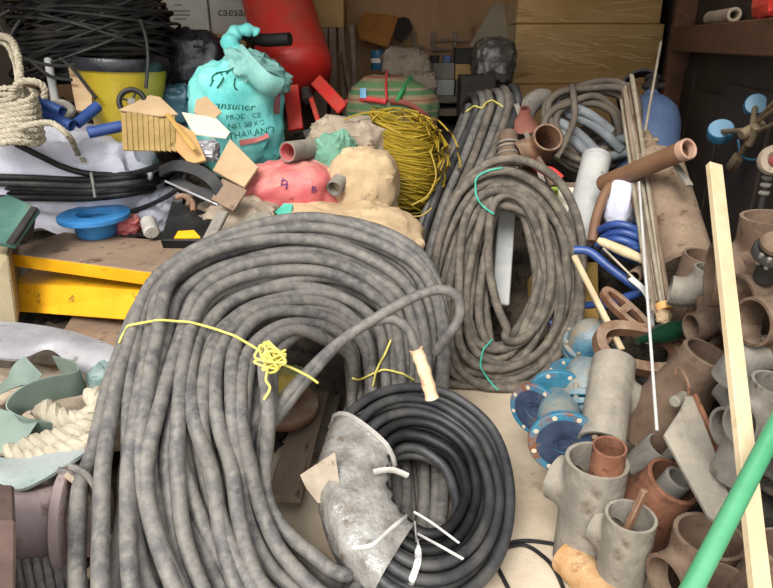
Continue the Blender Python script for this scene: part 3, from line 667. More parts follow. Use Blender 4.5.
# rusty crusted pipe at the bottom edge
rp = Thing('crusted_pipe', 'pale rusty crusted pipe lying on the floor in front of the pale grey tee', 'pipe', PZ(590, 588, 0))
pts = cr([PZ(566,556,.055), PZ(590,580,.055), PZ(620,615,.055)], 10)
rp.part('pipe', tube(pts, [.055*(1+.05*noise.noise(Vector((i*.7, 0, 0)))) for i in range(len(pts))], 18), mat('crust_rust', C(168,128,84), C(196,164,126), C(120,70,38), rough=.95, sc=9, sc3=7, t3=.52, bump=.6, bs=50))
solo('thin_cable', 'thin black cable trailing over the floor from the black coil to the pale grey tee', 'cable', tube(cr([PZ(498,548,.01), PZ(520,541,.008), PZ(548,543,.008), PZ(572,549,.008), PZ(590,560,.02), PZ(604,566,.03)], 8), .0065, 8), M_black)
solo('thin_cable', 'thin black cable curling over the floor towards the crusted pipe', 'cable', tube(cr([PZ(500,549,.02), PZ(524,545,.008), PZ(545,558,.008), PZ(556,572,.008), PZ(564,590,.008)], 8), .0065, 8), M_black)
solo('thin_cable', 'thin black cable end poking out under the black coil', 'cable', tube(cr([PZ(492,556,.02), PZ(500,572,.008), PZ(510,592,.008)], 6), .007, 8), M_black)
# ------------------------------------------------------------------ poles
pt_, pb_ = P(714, 165, 1.74), PZ(762, 640, .005)
pb_ = P(760, 588, 1.22); dd = (pb_-pt_); pb_ = pt_+dd*((pt_.z-.004)/(-dd.z)) if dd.z < 0 else pb_
solo('wooden_batten', 'long pale wooden batten leaning upright in front of the pipe fittings', 'batten', barg(pt_, pb_, .040, .020, up=(0, -1, 0), b=.002), M_wood, smooth=False)
g0 = P(692, 588, 1.10); g1 = P(773, 432, 1.27); gd = (g1-g0)
gl = (g0.z-.022)/gd.z; gu = 1.0
while (g1+gd*gu).x < WX((g1+gd*gu).y)-.03: gu += .02
solo('green_pipe', 'bright green plastic pipe leaning over the brown tees', 'pipe', pipeg(g0-gd*gl, g1+gd*gu, .0185, .0145), M_green)
w0, w1 = P(639, 182, 2.52), P(657, 430, 1.74)
solo('white_rod', 'long thin white rod with an orange tip leaning over the rusty rings', 'rod', rodg(w0, w1, .0048, 8), M_whites)
# ------------------------------------------------------------------ middle right: hoses, cylinders, rods
# carton and boxes behind the middle coil
def obox(name, label, cat, corners, depth, m, top=None, b=.004):
    """box from its front face (4 pixel corners with depth D, tl tr br bl) pushed straight back"""
    pts = [P(*c) for c in corners]; n = (pts[1]-pts[0]).cross(pts[3]-pts[0]).normalized()
    if n.y < 0: n = -n
    g = hexa(pts+[p+n*depth for p in pts])
    return solo(name, label, cat, bev(g, b), m, smooth=False)
M_ycard = mat('yellow_card', C(176,138,72), C(194,158,92), C(150,112,58), rough=.85, sc=5, bump=.1)
obox('wooden_crate', 'yellowish wooden crate behind the teal-tied coil', 'crate', [(540,262,3.10),(598,262,3.10),(600,345,2.98),(545,345,2.98)], .30, M_ycard)
obox('carton', 'flat white carton beside the leaning grey plastic pipe', 'carton', [(553,186,3.22),(583,186,3.22),(580,240,3.14),(550,240,3.14)], .3, M_paper)
obox('label_box', 'small box with a lime green label behind the teal-tied coil', 'box', [(546,183,3.16),(559,183,3.16),(558,204,3.12),(546,204,3.12)], .05, mat('lime_label', C(168,196,70), C(186,208,100), rough=.7, bump=0))
solo('shelf_strip', 'pale wooden strip lying across behind the grey plastic pipe', 'wood strip', barg(P(542,184,3.08), P(612,186,3.12), .03, .02, b=.002), M_oldwood, smooth=False)
# leaning grey pvc pipe
q0, q1 = P(576, 244, 2.96), P(597, 156, 3.16)
th = Thing('plastic_pipe', 'light grey plastic pipe with a capped end leaning behind the teal-tied coil', 'pipe', q0)
L = (q1-q0).length; th.part('pipe', xf(lathe([(.068, 0), (.072, .003), (.072, L-.03)], 30, False), frame(q0, q1-q0)), M_pvc)
th.part('end_cap', xf(lathe([(.072, L-.03), (.0745, L-.028), (.0745, L-.012), (.066, L), (0, L+.003)], 30, False), frame(q0, q1-q0)), M_pvc)
# grey square post with brown nozzle seen through the coil
th = Thing('grey_post', 'grey pipe post with a brown collared top standing inside the teal-tied coil', 'post', PZ(500, 310, 0))
n0, n1 = P(499, 306, 3.0), P(509, 168, 3.2)
th.part('post', barg(n0, n1, .085, .07, up=(0, -1, 0), b=.006), M_pvc, smooth=False)
nd = P(508, 132, 3.24)-n1; NL = nd.length
th.part('nozzle', xf(lathe([(.062, 0), (.062, NL*.30), (.055, NL*.36), (.055, NL*.55), (.049, NL*.62), (.049, NL*.92), (.04, NL), (0, NL)], 24, False), frame(n1, nd)), M_rust2)
for k in (.33, .5, .62): th.part('collar', xf(lathe([(.058, 0), (.062, .003), (.062, .010), (.058, .013)], 24), frame(n1+nd*k, nd)), M_gal)
solo('angle_bar', 'thin white angle bar leaning beside the folded cable bundle', 'bar', join(barg(P(516,104,3.36), P(546,192,3.16), .022, .006, up=(0, -1, 0)), barg(P(518,104,3.38), P(548,192,3.18), .006, .022, up=(0, -1, 0))), M_gal, smooth=False)
# rusty tee and odd bits at the back of the middle
top_fit(TEES, .30, 'pipe_tee', 'rusty brown tee with an open round mouth in front of the grey hose coil', M_rust, 548, 137, 3.10, (.10, -.80, .60), (-.9, -.3, -.2), .84)
fit(ELB, 'pipe_elbow', 'tan elbow pipe poking up in front of the wrapped cartons', 'pipe fitting', M_gal2, P(525, 116, 3.42), (.25, -.1, 1), (.8, .5, 0), .66)
solo('orange_funnel', 'faded orange plastic funnel tucked behind the rusty brown tee', 'funnel', xf(lathe([(.075, 0), (.072, .005), (.035, .06), (.026, .11), (.022, .11), (.03, .06), (.068, 0)], 28), frame(P(524,126,3.34), (-.1, -.4, .8))), mat('faded_orange', C(142,86,74), C(156,104,90), rough=.8, sc=6, bump=.1))
pl = Thing('pliers', 'red handled pliers lying on scrap below the rusty brown tee', 'pliers', P(548, 178, 3.0))
pl.part('handle', tube(cr([P(531,160,3.02), P(541,168,3.01), P(552,170,3.0), P(562,178,2.98)], 6), .014, 8), mat('red_grip', C(190,48,44), C(206,72,64), rough=.5, bump=.05))
pl.part('handle', tube(cr([P(533,166,3.02), P(543,172,3.01), P(553,178,3.0), P(560,186,2.98)], 6), .013, 8), MATS['red_grip'])
pl.part('jaw', tube(cr([P(538,158,3.03), P(546,172,3.0), P(552,186,2.98)], 6), .014, 8), M_rust2)
# grey-brown hose coil
hc = Thing('hose_coil', 'tangled brown-grey hose coil under the wrapped cartons', 'hose coil', P(590, 165, 3.4))
ho = [(638,125),(632,98),(606,84),(574,86),(548,100),(543,124),(556,150),(586,168),(616,160),(634,145)]
hi = [(616,126),(612,112),(598,104),(580,106),(566,114),(562,128),(570,142),(588,150),(606,146),(614,136)]
hn = Vector((.05, -1, .45)).normalized(); hq = P(590, 150, 3.30)
hst = [(plane_hit(a[0], a[1], hq, hn), plane_hit(b[0], b[1], hq, hn)) for a, b in zip(hi, ho)]
M_hose = mat('brown_hose', C(86,78,68), C(112,102,90), C(136,126,112), rough=.8, sc=6, t3=.6, bump=.15)
M_hoseg = mat('grey_hose', C(112,116,120), C(138,142,144), C(94,90,86), rough=.7, sc=6, t3=.6, bump=.15)
coil(hc, hst, [(.1,0),(.45,0),(.8,0),(1.0,.6),(.3,1),(.65,1),(.95,1.4),(.1,1.6)], .0185, M_hose, seed=41, js=1.3, jl=.6, N=60, name='hose_turn')
for k, (a, b) in enumerate([((546,116),(604,160)), ((548,128),(598,166)), ((562,112),(622,150)), ((600,150),(640,138)), ((596,164),(640,152)), ((556,104),(612,132))]):
    p = P(*a, 3.38); q = P(*b, 3.26); hc.part('hose_length', tube(cr([p, (p+q)/2+Vector((0, -.03, .03)), q], 8), .026, 10), M_hoseg, label='pale grey corrugated hose length')
hc.part('hose_length', tube(cr([P(572,86,3.3), P(574,100,3.24), P(574,120,3.2), P(566,140,3.16), P(556,158,3.14)], 8), .017, 9), M_hose)
# curved rusty saddle
def arcplate(c, ax, x, r, t, wd, a0, a1, n=18):
    v = []; f = []
    for i in range(n+1):
        a = math.radians(a0+(a1-a0)*i/n)
        for rr, z in ((r, 0), (r, wd), (r-t, wd), (r-t, 0)): v.append(Vector((rr*math.cos(a), rr*math.sin(a), z)))
    for i in range(n):
        for k in range(4): q = (k+1) % 4; f.append((i*4+k, i*4+q, i*4+4+q, i*4+4+k))
    f.append((3, 2, 1, 0)); f.append(tuple(n*4+k for k in range(4)))
    return xf((v, f), frame(c, ax, x))
solo('curved_plate', 'curved dark brown steel plate under the wrapped cartons beside the blue gas cylinder', 'metal plate', arcplate(P(642, 92, 3.55), (.3, .9, -.25), (1, 0, 0), .13, .014, .16, 70, 300), M_dark)
# gas cylinders
gc = Thing('gas_cylinder', 'dull blue gas cylinder with a brass valve standing by the wooden post', 'gas cylinder', P(646, 200, 3.4))
g0, g1 = P(640, 235, 3.28), P(651, 98, 3.52); gL = (g1-g0).length
gc.part('bottle', xf(lathe([(.15, 0), (.165, .02), (.165, gL*.80), (.15, gL*.88), (.105, gL*.95), (.05, gL*.99), (.04, gL+.03), (0, gL+.03)], 36, False), frame(g0, g1-g0)), M_gasblue)
gd = (g1-g0).normalized(); gt = g0+gd*(gL+.02)
gc.part('valve', join(rodg(gt, gt+gd*.10, .034, 14), rodg(gt+gd*.06+Vector((-.06,-.02,0)), gt+gd*.06+Vector((.07,0,0)), .018, 10), rodg(gt+gd*.10, gt+gd*.125, .045, 8)), M_dark)
dc = Thing('gas_cylinder', 'dusty brown gas cylinder leaning below the blue one under the brown pipe', 'gas cylinder', P(690, 262, 2.5))
c0, c1 = P(686, 268, 2.52), P(652, 150, 2.86); cL = (c1-c0).length
M_dustcyl = mat('dusty_cylinder', C(120,100,82), C(146,126,106), C(96,76,60), rough=.9, sc=7, sc3=16, t3=.56, bump=.3)
dc.part('bottle', xf(lathe([(.10, 0), (.112, .012), (.112, cL*.80), (.098, cL*.89), (.06, cL*.96), (.034, cL), (.028, cL+.03), (0, cL+.03)], 32, False), frame(c0, c1-c0)), M_dustcyl)
cd = (c1-c0).normalized(); ct = c0+cd*(cL+.02)
dc.part('valve', join(rodg(ct, ct+cd*.07, .022, 12), rodg(ct+cd*.05, ct+cd*.10, .014, 10), rodg(ct+cd*.045+Vector((-.03,0,0)), ct+cd*.045+Vector((.035,-.02,0)), .013, 10)), M_brass)
# brown pipe lying across
bp0, bp1 = P(603, 184, 2.86), P(688, 149, 2.40)
bpth = Thing('brown_pipe', 'smooth brown plastic pipe lying across the dusty gas cylinder', 'pipe', bp0)
bpth.part('pipe', pipeg(bp0, bp1, .040, .033, 28), M_brownpipe)
bpth.part('taped_rim', pipeg(bp1-(bp1-bp0).normalized()*.03, bp1+(bp1-bp0).normalized()*.006, .0425, .031, 28), mat('tan_rim', C(164,128,106), C(186,150,128), rough=.7, sc=14, bump=.2))
solo('rusty_spike', 'short rusty flat spike hanging under the mouth of the brown pipe', 'scrap', barg(P(676,165,2.52), P(690,186,2.46), .03, .012, b=.002), M_gal2, smooth=False)
# brown bent hose
solo('bent_hose', 'brown corrugated hose bent into a sharp arch over the blue hose', 'hose', tube(cr([P(592,242,2.66), P(597,215,2.70), P(607,190,2.74), P(622,178,2.76), P(632,190,2.72), P(640,214,2.66), P(648,240,2.60)], 8), .021, 12), M_brownpipe)
solo('white_bag', 'white plastic bag stuffed under the arch of brown hose', 'bag', xf(sackg(.13, .12, .22, seed=3, wr=.05), frame(P(617,228,2.78), (.1,.2,1))), M_white)
# blue hose coil
bh = Thing('blue_hose', 'blue hose coil lying under the arch of brown hose', 'hose coil', P(622, 245, 2.6))
for k, (dx, dy) in enumerate(((0, 0), (3, 8), (-2, 15), (5, 20))):
    bh.part('hose_turn', tube(cr([P(600+dx, 230+dy, 2.66), P(618+dx, 224+dy, 2.56), P(640+dx, 232+dy, 2.54), P(648+dx, 244+dy, 2.62), P(628+dx, 240+dy, 2.78), P(606+dx, 232+dy, 2.76)], 7, True), .0165, 10, True), M_bluepipe)
solo('blue_pipe', 'long bright blue hose running slantwise past the wood sticks', 'hose', tube(cr([P(574,250,2.60), P(590,252,2.58), P(610,268,2.54), P(632,284,2.50), P(640,291,2.48), P(625,298,2.52), P(606,306,2.58)], 8), .0185, 10), M_bluepipe)
solo('blue_pipe', 'blue hose length crossing the yellowish crate above another', 'hose', tube(cr([P(552,298,2.96), P(572,304,2.94), P(592,305,2.84), P(606,300,2.76)], 8), .0165, 10), M_bluepipe)
solo('blue_pipe', 'blue hose length lying just above the back blue bonnet', 'hose', tube(cr([P(550,322,2.94), P(572,328,2.90), P(592,328,2.82), P(606,324,2.7)], 8), .019, 10), M_bluepipe)
solo('wood_stick', 'thin pale wood stick slanting down to the rusty ring', 'stick', barg(P(574,256,2.56), P(622,350,2.30), .022, .014, b=.002), M_wood, smooth=False)
solo('wood_stick', 'thinner split wood stick beside the slanting pale one', 'stick', barg(P(580,268,2.60), P(614,346,2.36), .012, .012, b=.002), M_oldwood, smooth=False)
solo('tan_handle', 'tan tapered wooden handle under the blue hose coil', 'handle', xf(lathe([(.012,0),(.018,.02),(.022,.12),(.016,.2),(.006,.25)], 14, False), frame(P(598,240,2.56), P(630,254,2.50)-P(598,240,2.56))), M_wood)
solo('thin_stick', 'thin bare stick lying across the blue hose', 'stick', rodg(P(603,248,2.52), P(646,290,2.42), .005, 6), M_steelrod)
solo('plastic_strip', 'bent white plastic strip hanging over the rusty ring', 'strip', strip([P(630,278,2.44), P(644,290,2.40), P(650,304,2.38), P(651,328,2.36), P(648,344,2.35)], (1, -.3, .2), .022, .004), M_whites)
# rusty chain link plate
def ringplate(c, ax, x, outer, inner, t, n=40):
    v = []; f = []
    for zz in (0, t):
        for (a, b) in (outer, inner):
            for k in range(n):
                th_ = 2*PI*k/n; v.append(Vector((sgp(math.cos(th_), .8)*a, sgp(math.sin(th_), .8)*b, zz)))
    o = lambda r, k: r*n+k % n
    for k in range(n):
        f += [(o(0,k),o(1,k),o(1,k+1),o(0,k+1)), (o(2,k),o(2,k+1),o(3,k+1),o(3,k)), (o(0,k),o(0,k+1),o(2,k+1),o(2,k)), (o(1,k),o(3,k),o(3,k+1),o(1,k+1))]
    return xf((v, f), frame(c, ax, x))
lk = Thing('chain_link', 'rusty slotted steel link lying below the slanting blue hose', 'link', P(622, 322, 2.4))
lx = P(642,322,2.36)-P(604,296,2.46)
lc = P(623, 312, 2.40); la = U((.1, -.55, .85))
lk.part('link', ringplate(lc, la, lx, (.115, .038), (.09, .018), .03), M_rust)
lk.part('bridge', barg(lc-la.cross(lx).normalized()*.03+la*.015, lc+la.cross(lx).normalized()*.03+la*.015, .03, .028, up=la), M_rust)
# big rusty D-ring
rg = Thing('rusty_ring', 'big rusty oval steel ring lying over the pipe rings', 'ring', P(640, 372, 2.2))
rg.part('ring', ringplate(P(636, 352, 2.28), U((.12, -.50, .86)), (1, .0, -.25), (.165, .105), (.13, .065), .045), M_rust)
rg.part('lug', xf(boxg(.07, .05, .03, .006), frame(P(602, 342, 2.34), U((.12, -.5, .86)))), M_rust)
solo('pipe_stub', 'small rusty pipe end poking out under the long blue hose', 'pipe', pipeg(P(634,277,2.46), P(652,264,2.62), .029, .019), M_rust2)
solo('green_bottle', 'dark green bottle lying beside the bundle of rods', 'bottle', xf(lathe([(0,0),(.036,.004),(.036,.15),(.014,.21),(.014,.25),(0,.25)], 20, False), frame(P(690,326,2.26), P(655,336,2.2)-P(690,326,2.26))), mat('bottle_green', C(14,44,30), C(24,58,40), rough=.2, sc=5, bump=0, spec=.6))
# bundle of rods
rb = Thing('rod_bundle', 'bundle of brown steel rods bound with tape leaning on the blue cylinder', 'rod bundle', P(664, 318, 2.3))
rng = random.Random(9)
for k in range(11):
    ox, oy = (k-5)*2.1+rng.uniform(-1, 1), rng.uniform(-.05, .05)
    a = P(628+ox*.5+rng.uniform(-2,2), 74+rng.uniform(-2, 30), 3.10+oy); b = P(660+ox, 306+rng.uniform(-6, 10), 2.30+oy*.6)
    rb.part('rod', rodg(a, b, .0082, 8), [M_steelrod, M_rust2, M_steelrod, M_oldwood][k % 4])
rb.part('tape', tube([P(663,303,2.30), P(665,310,2.29)], .03, 12), mat('orange_tape', C(206,156,92), C(224,178,116), rough=.5, bump=.1))
rb.part('torn_end', xf(sackg(.06, .05, .045, amp=.2, wr=.15, seed=5, nu=20, nv=12), frame(P(663,322,2.28), (0,0,1))), M_bur)
solo('thin_rod', 'thin bare rod leaning up in front of the blue gas cylinder', 'rod', rodg(P(661,42,3.2), P(640,160,2.9), .0065, 8), M_steelrod)
# gauges and torch parts at the dark wall
def gauge(label, c, ax, r, stem_to):
    th = Thing('gas_gauge', label, 'gauge', Vector(c)-Vector((0,0,r)))
    Mx = frame(c, ax)
    th.part('case', xf(lathe([(r*.9,-.045),(r,-.04),(r,0),(r*.95,.004),(r*.9,.002),(0,.002)], 32, False), Mx), mat('gauge_blue', C(34,84,112), C(54,102,128), rough=.4, sc=8, bump=.05))
    th.part('dial', xf(lathe([(r*.9,.003),(r*.9,.006),(0,.006)], 30, False), Mx), mat('pale_dial', C(96,132,156), C(118,150,170), C(60,60,64), rough=.35, sc=6, sc3=16, t3=.72, bump=0))
    th.part('stem', rodg(Vector(c)-U(ax)*.02, stem_to, .012, 10), M_brass)
    return th
hub = wallp(752, 130, .10)
gauge('round pale blue pressure gauge on the brass torch at the dark wall', wallp(721, 129, .12), (-.35, -.6, .7), .056, hub)
gauge('dim blue gauge behind the brass torch at the dark wall', wallp(756, 104, .05), (-.4, -.85, .3), .045, hub)
to = Thing('brass_torch', 'dusty brass regulator torch hanging on the dark wall', 'torch', hub-Vector((0,0,.05)))
to.part('body', join(rodg(hub-Vector((.04,0,.02)), hub+Vector((.05,.02,.02)), .024, 12), rodg(hub-Vector((0,.03,-.02)), hub+Vector((.01,.02,-.06)), .02, 12)), M_brass)
nz0 = wallp(746, 146, .07); nz1_ = wallp(736, 160, .08)
to.part('nozzle', join(rodg(hub, nz0, .012, 10), rodg(nz0, nz1_, .013, 12)), M_brass)
to.part('nozzle_cup', rodg(wallp(739,156,.08), wallp(731,168,.085), .027, 6), M_brass)
for a, b in (((752,126),(776,108)), ((756,132),(778,122)), ((757,120),(778,98))):
    to.part('tube', rodg(wallp(*a, .09), wallp(*b, .09), .008, 8), M_brass)
to.part('bracket', tube(cr([wallp(738,140,.08), wallp(742,156,.07), wallp(756,160,.07), wallp(766,154,.08)], 6), .006, 8), MATS['gauge_blue'])
vv = Thing('hand_wheel', 'cream plastic hand wheel with a red centre at the dark wall', 'hand wheel', wallp(770, 165, .1))
vc = wallp(775, 160, .10); va = U((-.3, -.9, .25))
vv.part('knob', xf(lathe([(.0,-.03),(.045,-.03),(.055,-.02),(.055,0),(.048,.012),(.03,.012),(.028,.0),(0,.0)], 28, False), frame(vc, va)), M_bur2)
vv.part('centre', xf(lathe([(.022,0),(.022,.012),(.016,.016),(0,.016)], 20, False), frame(vc, va)), mat('dull_red', C(120,44,38), C(134,60,50), rough=.6, bump=.1))
vs = wallp(766, 185, .10)
nt_ = Thing('ribbed_rod', 'ribbed steel stem with shiny nuts standing above the big upward tee', 'rod', vs-Vector((0,0,.1)))
nt_.part('stem', rodg(vs-Vector((0,0,.12)), vs+Vector((0,0,.05)), .012, 12), M_dark)
for k in (0, .028, -.03): nt_.part('nut', rodg(vs+Vector((0,0,k-.008)), vs+Vector((0,0,k+.008)), .02, 6), M_gal2)
# ------------------------------------------------------------------ left side
SURF = [HEAP]
class Bv: pass
def lay(px, py, off=.004):
    if getattr(Bv, 'n', 0) != len(SURF): g = join(*SURF); Bv.t = BVHTree.FromPolygons(g[0], g[1]); Bv.n = len(SURF)
    d = (P(px, py, 1)-CAMP).normalized(); h = Bv.t.ray_cast(CAMP, d); return h[0]-d*off
def ropeg(path, r, pitch=.05, n=6, strands=3):
    path = [Vector(p) for p in path]; d = 0; gs = []; L = [0]
    for i in range(1, len(path)): L.append(L[-1]+(path[i]-path[i-1]).length)
    for s in range(strands):
        pts = []
        for i, p in enumerate(path):
            T = (path[min(i+1, len(path)-1)]-path[max(i-1, 0)]).normalized(); u = Vector((0, 0, 1)) if abs(T.z) < .95 else Vector((1, 0, 0))
            a = (u-T*u.dot(T)).normalized(); b = T.cross(a); t = 2*PI*(L[i]/pitch+s/strands)
            pts.append(p+(a*math.cos(t)+b*math.sin(t))*r*.5)
        gs.append(tube(pts, r*.56, n))
    return join(*gs)
def sack_at(name, label, cat, px, py, D, size, m, tilt=(0, 0, 1), x=(1, 0, 0), group=None, drop=0, **kw):
    """sack whose bottom centre is seen at the pixel"""
    g = xf(sackg(*size, **kw), frame(P(px, py, D)-Vector((0, 0, drop)), tilt, x)); SURF.append(g)
    return solo(name, label, cat, g, m, group), g
# ---- yellow painted steel plates
zt_ = .62
A = [PZ(3,252,zt_), PZ(152,272,zt_-.005), PZ(196,243,zt_), PZ(64,232,zt_)]
yp = Thing('steel_plate', 'rusty steel plate with chipped yellow edges, topmost of the stack', 'steel plate', Vector((A[0].x+.4, A[0].y+.2, zt_-.08)))
g = hexa([p-Vector((0,0,.065)) for p in A]+A); SURF.append(g)
yp.part('plate', bev(g, .003), M_platetop, smooth=False)
fr = (A[1]-A[0]).normalized(); outn = Vector((fr.y, -fr.x, 0))
yp.part('painted_edge', bev(hexa([A[0]+outn*.001-Vector((0,0,.063)), A[1]+outn*.001-Vector((0,0,.063)), A[1]-outn*.01-Vector((0,0,.063)), A[0]-outn*.01-Vector((0,0,.063)), A[0]+outn*.004-Vector((0,0,.004)), A[1]+outn*.004-Vector((0,0,.004)), A[1]-outn*.01-Vector((0,0,.004)), A[0]-outn*.01-Vector((0,0,.004))]), .001), M_yel, smooth=False, label='chipped yellow painted edge')
lw = Thing('steel_plate', 'bright yellow steel channel lying under the rusty yellow-edged plate', 'steel plate', PZ(70, 318, .40))
F4 = [P(8,283,2.90), P(150,291,2.68), P(134,321,2.68), P(16,312,2.90)]
bk_ = Vector((.10, .38, .03))
g = hexa([F4[3], F4[2], F4[2]+bk_, F4[3]+bk_, F4[0], F4[1], F4[1]+bk_, F4[0]+bk_]); SURF.append(g)
lw.part('channel', bev(g, .005), M_yel, smooth=False)
for x, y in ((20,286),(95,290),(60,300)): pass
g = hexa([PZ(58,345,.28), PZ(140,358,.28), PZ(150,325,.28), PZ(75,316,.28), PZ(58,338,.33), PZ(142,350,.33), PZ(150,318,.33), PZ(78,308,.33)])
solo('wooden_board', 'dull brown wooden board under the yellow steel channel', 'board', bev(g, .004), M_platetop, smooth=False); SURF.append(g)
solo('khaki_box', 'worn khaki metal box at the end of the yellow plates', 'box', bev(hexa([PZ(-40,335,.36), PZ(18,325,.36), PZ(24,285,.36), PZ(-40,285,.36), PZ(-40,250,.66), PZ(8,256,.66), PZ(12,240,.66), PZ(-40,238,.66)]), .008), mat('khaki', C(146,134,106), C(166,152,122), C(120,104,80), rough=.8, sc=5, bump=.2), smooth=False)
# green wedge box
gw = [P(-8,236,2.55), P(20,243,2.50), P(38,208,2.62), P(10,195,2.75), P(-10,195,2.72)]
th = Thing('green_block', 'dark green painted steel block at the end of the plates', 'block', PZ(8, 240, .62))
th.part('face', slab([P(-14,240,2.60), P(12,244,2.56), P(38,207,2.72), P(8,194,2.84), P(-14,202,2.80)], .03, b=.006), M_greenm, smooth=False)
th.part('side', slab([P(12,245,2.55), P(33,238,2.72), P(38,207,2.715)], .03, b=.003), M_dark, smooth=False)
# ---- white woven sacks
_, g1 = sack_at('woven_sack', 'white woven sack under the black cable bundle and white rope', 'sack', 58, 222, 3.42, (1.12, .50, .56), M_white, p=.55, amp=.12, wr=.075, fq=2.6, seed=2, tilt=(.06, -.05, 1), drop=.05)
_, g2 = sack_at('woven_sack', 'white woven sack lying lower, behind the blue flange', 'sack', 122, 228, 3.44, (.70, .36, .26), M_white, p=.5, amp=.10, wr=.06, fq=3, seed=8, tilt=(0, -.1, 1), drop=.02)
# ---- blue flange on the plate
bf = Thing('blue_flange', 'bright blue flange standing neck down on the rusty plate', 'flange', PZ(98, 234, .625))
fb = PZ(98, 235, .625); R0 = 35*2.95/620
bf.part('neck', xf(lathe([(R0*.50, 0), (R0*.56, .01), (R0*.60, .06), (R0*.66, .09), (R0*.5, .09), (R0*.46, .01)], 32), frame(fb, (0, -.04, 1))), M_blue)
bf.part('rim', xf(lathe([(R0*.97, .085), (R0, .089), (R0, .108), (R0*.97, .112), (R0*.48, .112), (R0*.46, .085)], 40), frame(fb, (0, -.04, 1))), M_blue)
# ---- black cable bundle over the sack
bc = Thing('cable_bundle', 'loose bundle of black cable draped over the white sacks', 'cable bundle', P(100, 200, 2.7))
for k, (ys, mm) in enumerate((([176,178,180,176,172], M_black), ([183,184,186,182,174], M_cable_d), ([190,192,193,188,178], M_black), ([195,198,198,192,184], M_black), ([187,188,190,184,180], M_cable_d))):
    xs = [-30, 30, 90, 140, 172]; base = [lay(max(x, 2) if x > 0 else 2, y, .03+.012*(k % 2)) for x, y in zip(xs, ys)]
    base[0] = base[1]+(base[1]-base[2])*.8
    base += [P(186, 166-k*3, 2.98+.02*k), P(190, 150-k*2, 3.04+.02*k), P(172, 138+k, 3.10), P(142, 137+2*k, 3.12)]
    bc.part('cable_length', tube(cr(base, 8), .017, 9), mm)
bc.part('cable_length', tube(cr([lay(16,144,.02), lay(40,156,.025), lay(66,168,.03), lay(92,174,.03), lay(130,174,.03), P(165,164,2.94)], 8), .015, 9), M_black)
bc.part('cable_length', tube(cr([P(190,168,2.94), P(176,190,2.90), lay(152,204,.03), lay(130,212,.02)], 8), .012, 9), M_black)
bc.part('tape', tube([lay(91,173,.05), lay(93,183,.055), lay(95,197,.05)], .016, 8, flat=(1.0, .5)), M_plastic)
# ---- white rope
wr_ = Thing('rope_coil', 'coil of white rope heaped on the white woven sack', 'rope', P(15, 140, 2.7))
rst = []
for k in range(8):
    y = 106+k*5.2
    pts = [P(-60, y+6, 2.62), P(-10, y+2, 2.60-.01*k), P(14, y-1, 2.60-.01*k), P(30+k, y-6+k, 2.62), P(34+k, y-14+k, 2.72), P(10, y-18+k, 2.80), P(-40, y-12, 2.82)]
    wr_.part('rope_turn', ropeg(cr(pts, 9), .0155, .05), M_rope)
wr_.part('rope_turn', ropeg(cr([P(-40,52,2.80), P(-10,38,2.78), P(8,38,2.76), P(16,50,2.74), P(20,72,2.72), P(18,92,2.68), P(2,102,2.66), P(-30,100,2.66)], 9), .017, .05), M_rope)
wr_.part('rope_turn', ropeg(cr([P(-40,66,2.84), P(-8,44,2.80), P(6,44,2.79), P(14,60,2.76), P(18,84,2.72), P(14,98,2.68)], 9), .014, .05), M_rope)
wr_.part('rope_turn', ropeg(cr([P(12,92,2.66), P(20,82,2.64), P(36,82,2.66), P(44,88,2.68), P(44,98,2.70)], 9), .015, .05), M_rope)
wr_.part('rope_turn', ropeg(cr([P(20,128,2.54), P(34,124,2.52), P(54,124,2.55), P(70,138,2.56), lay(78,154,.02), lay(84,161,.018)], 9), .014, .05), M_rope)
# ---- yellow wrapped drum with a black cable coil on it
dr = Thing('yellow_drum', 'shiny yellow wrapped drum under the heap of thin black cable', 'drum', P(126, 130, 3.3))
dbase = P(130, 132, 3.3); dh = P(130, 62, 3.3).z-dbase.z
dr.part('drum', xf(lathe([(.15, -.1), (.16, 0), (.218, dh*.95), (.222, dh), (.205, dh), (.15, .02), (0, .02)], 40, False), frame(dbase, (.04, -.02, 1))), mat('yellow_wrap', C(168,146,36), C(186,164,56), C(140,118,34), rough=.3, sc=4, sc3=7, t3=.62, bump=.35, bs=16, spec=.6))
dr.part('black_rim', xf(lathe([(.224, dh-.03), (.230, dh-.01), (.230, dh+.02), (.222, dh+.03), (.2, dh+.01)], 40), frame(dbase, (.04, -.02, 1))), M_blackbag)
tc = Thing('cable_coil', 'great tangle of thin black cable lying on the yellow drum', 'cable coil', P(95, 60, 3.35))
rng = random.Random(77); gs = []; cc_ = P(92, 34, 3.42)
for k in range(150):
    R_ = rng.uniform(.22, .42); z_ = rng.uniform(-.15, .17); tx, ty = rng.uniform(-.30, .42), rng.uniform(-.25, .25); ex = rng.uniform(1.0, 1.15); ph = rng.uniform(0, 6); wob = nz1(rng, 4); pts = []
    if abs(z_) > .1: R_ *= .85
    for i in range(40):
        a = 2*PI*i/40; rr = R_*(1+.05*wob(i/40))
        x_, y_ = rr*ex*math.cos(a), rr*.8*math.sin(a); pts.append(cc_+Vector((x_, y_, z_+x_*(tx+.05)+y_*ty+.02*wob(i/40+.3))))
    gs.append(tube(pts, .0085, 5, True))
tc.part('cable_turns', join(*gs), M_thinblack, kind='stuff')
for pts in ([(20,20),(10,40),(24,58),(60,66),(92,60)], [(60,58),(74,70),(88,88),(96,98)], [(140,20),(146,38),(148,60),(146,88)], [(30,60),(50,76),(72,80)], [(10,10),(-4,20),(2,30),(12,44)]):
    tc.part('loose_cable', tube(cr([P(x, y, 3.02) for x, y in pts], 8), .0085, 7), M_thinblack)
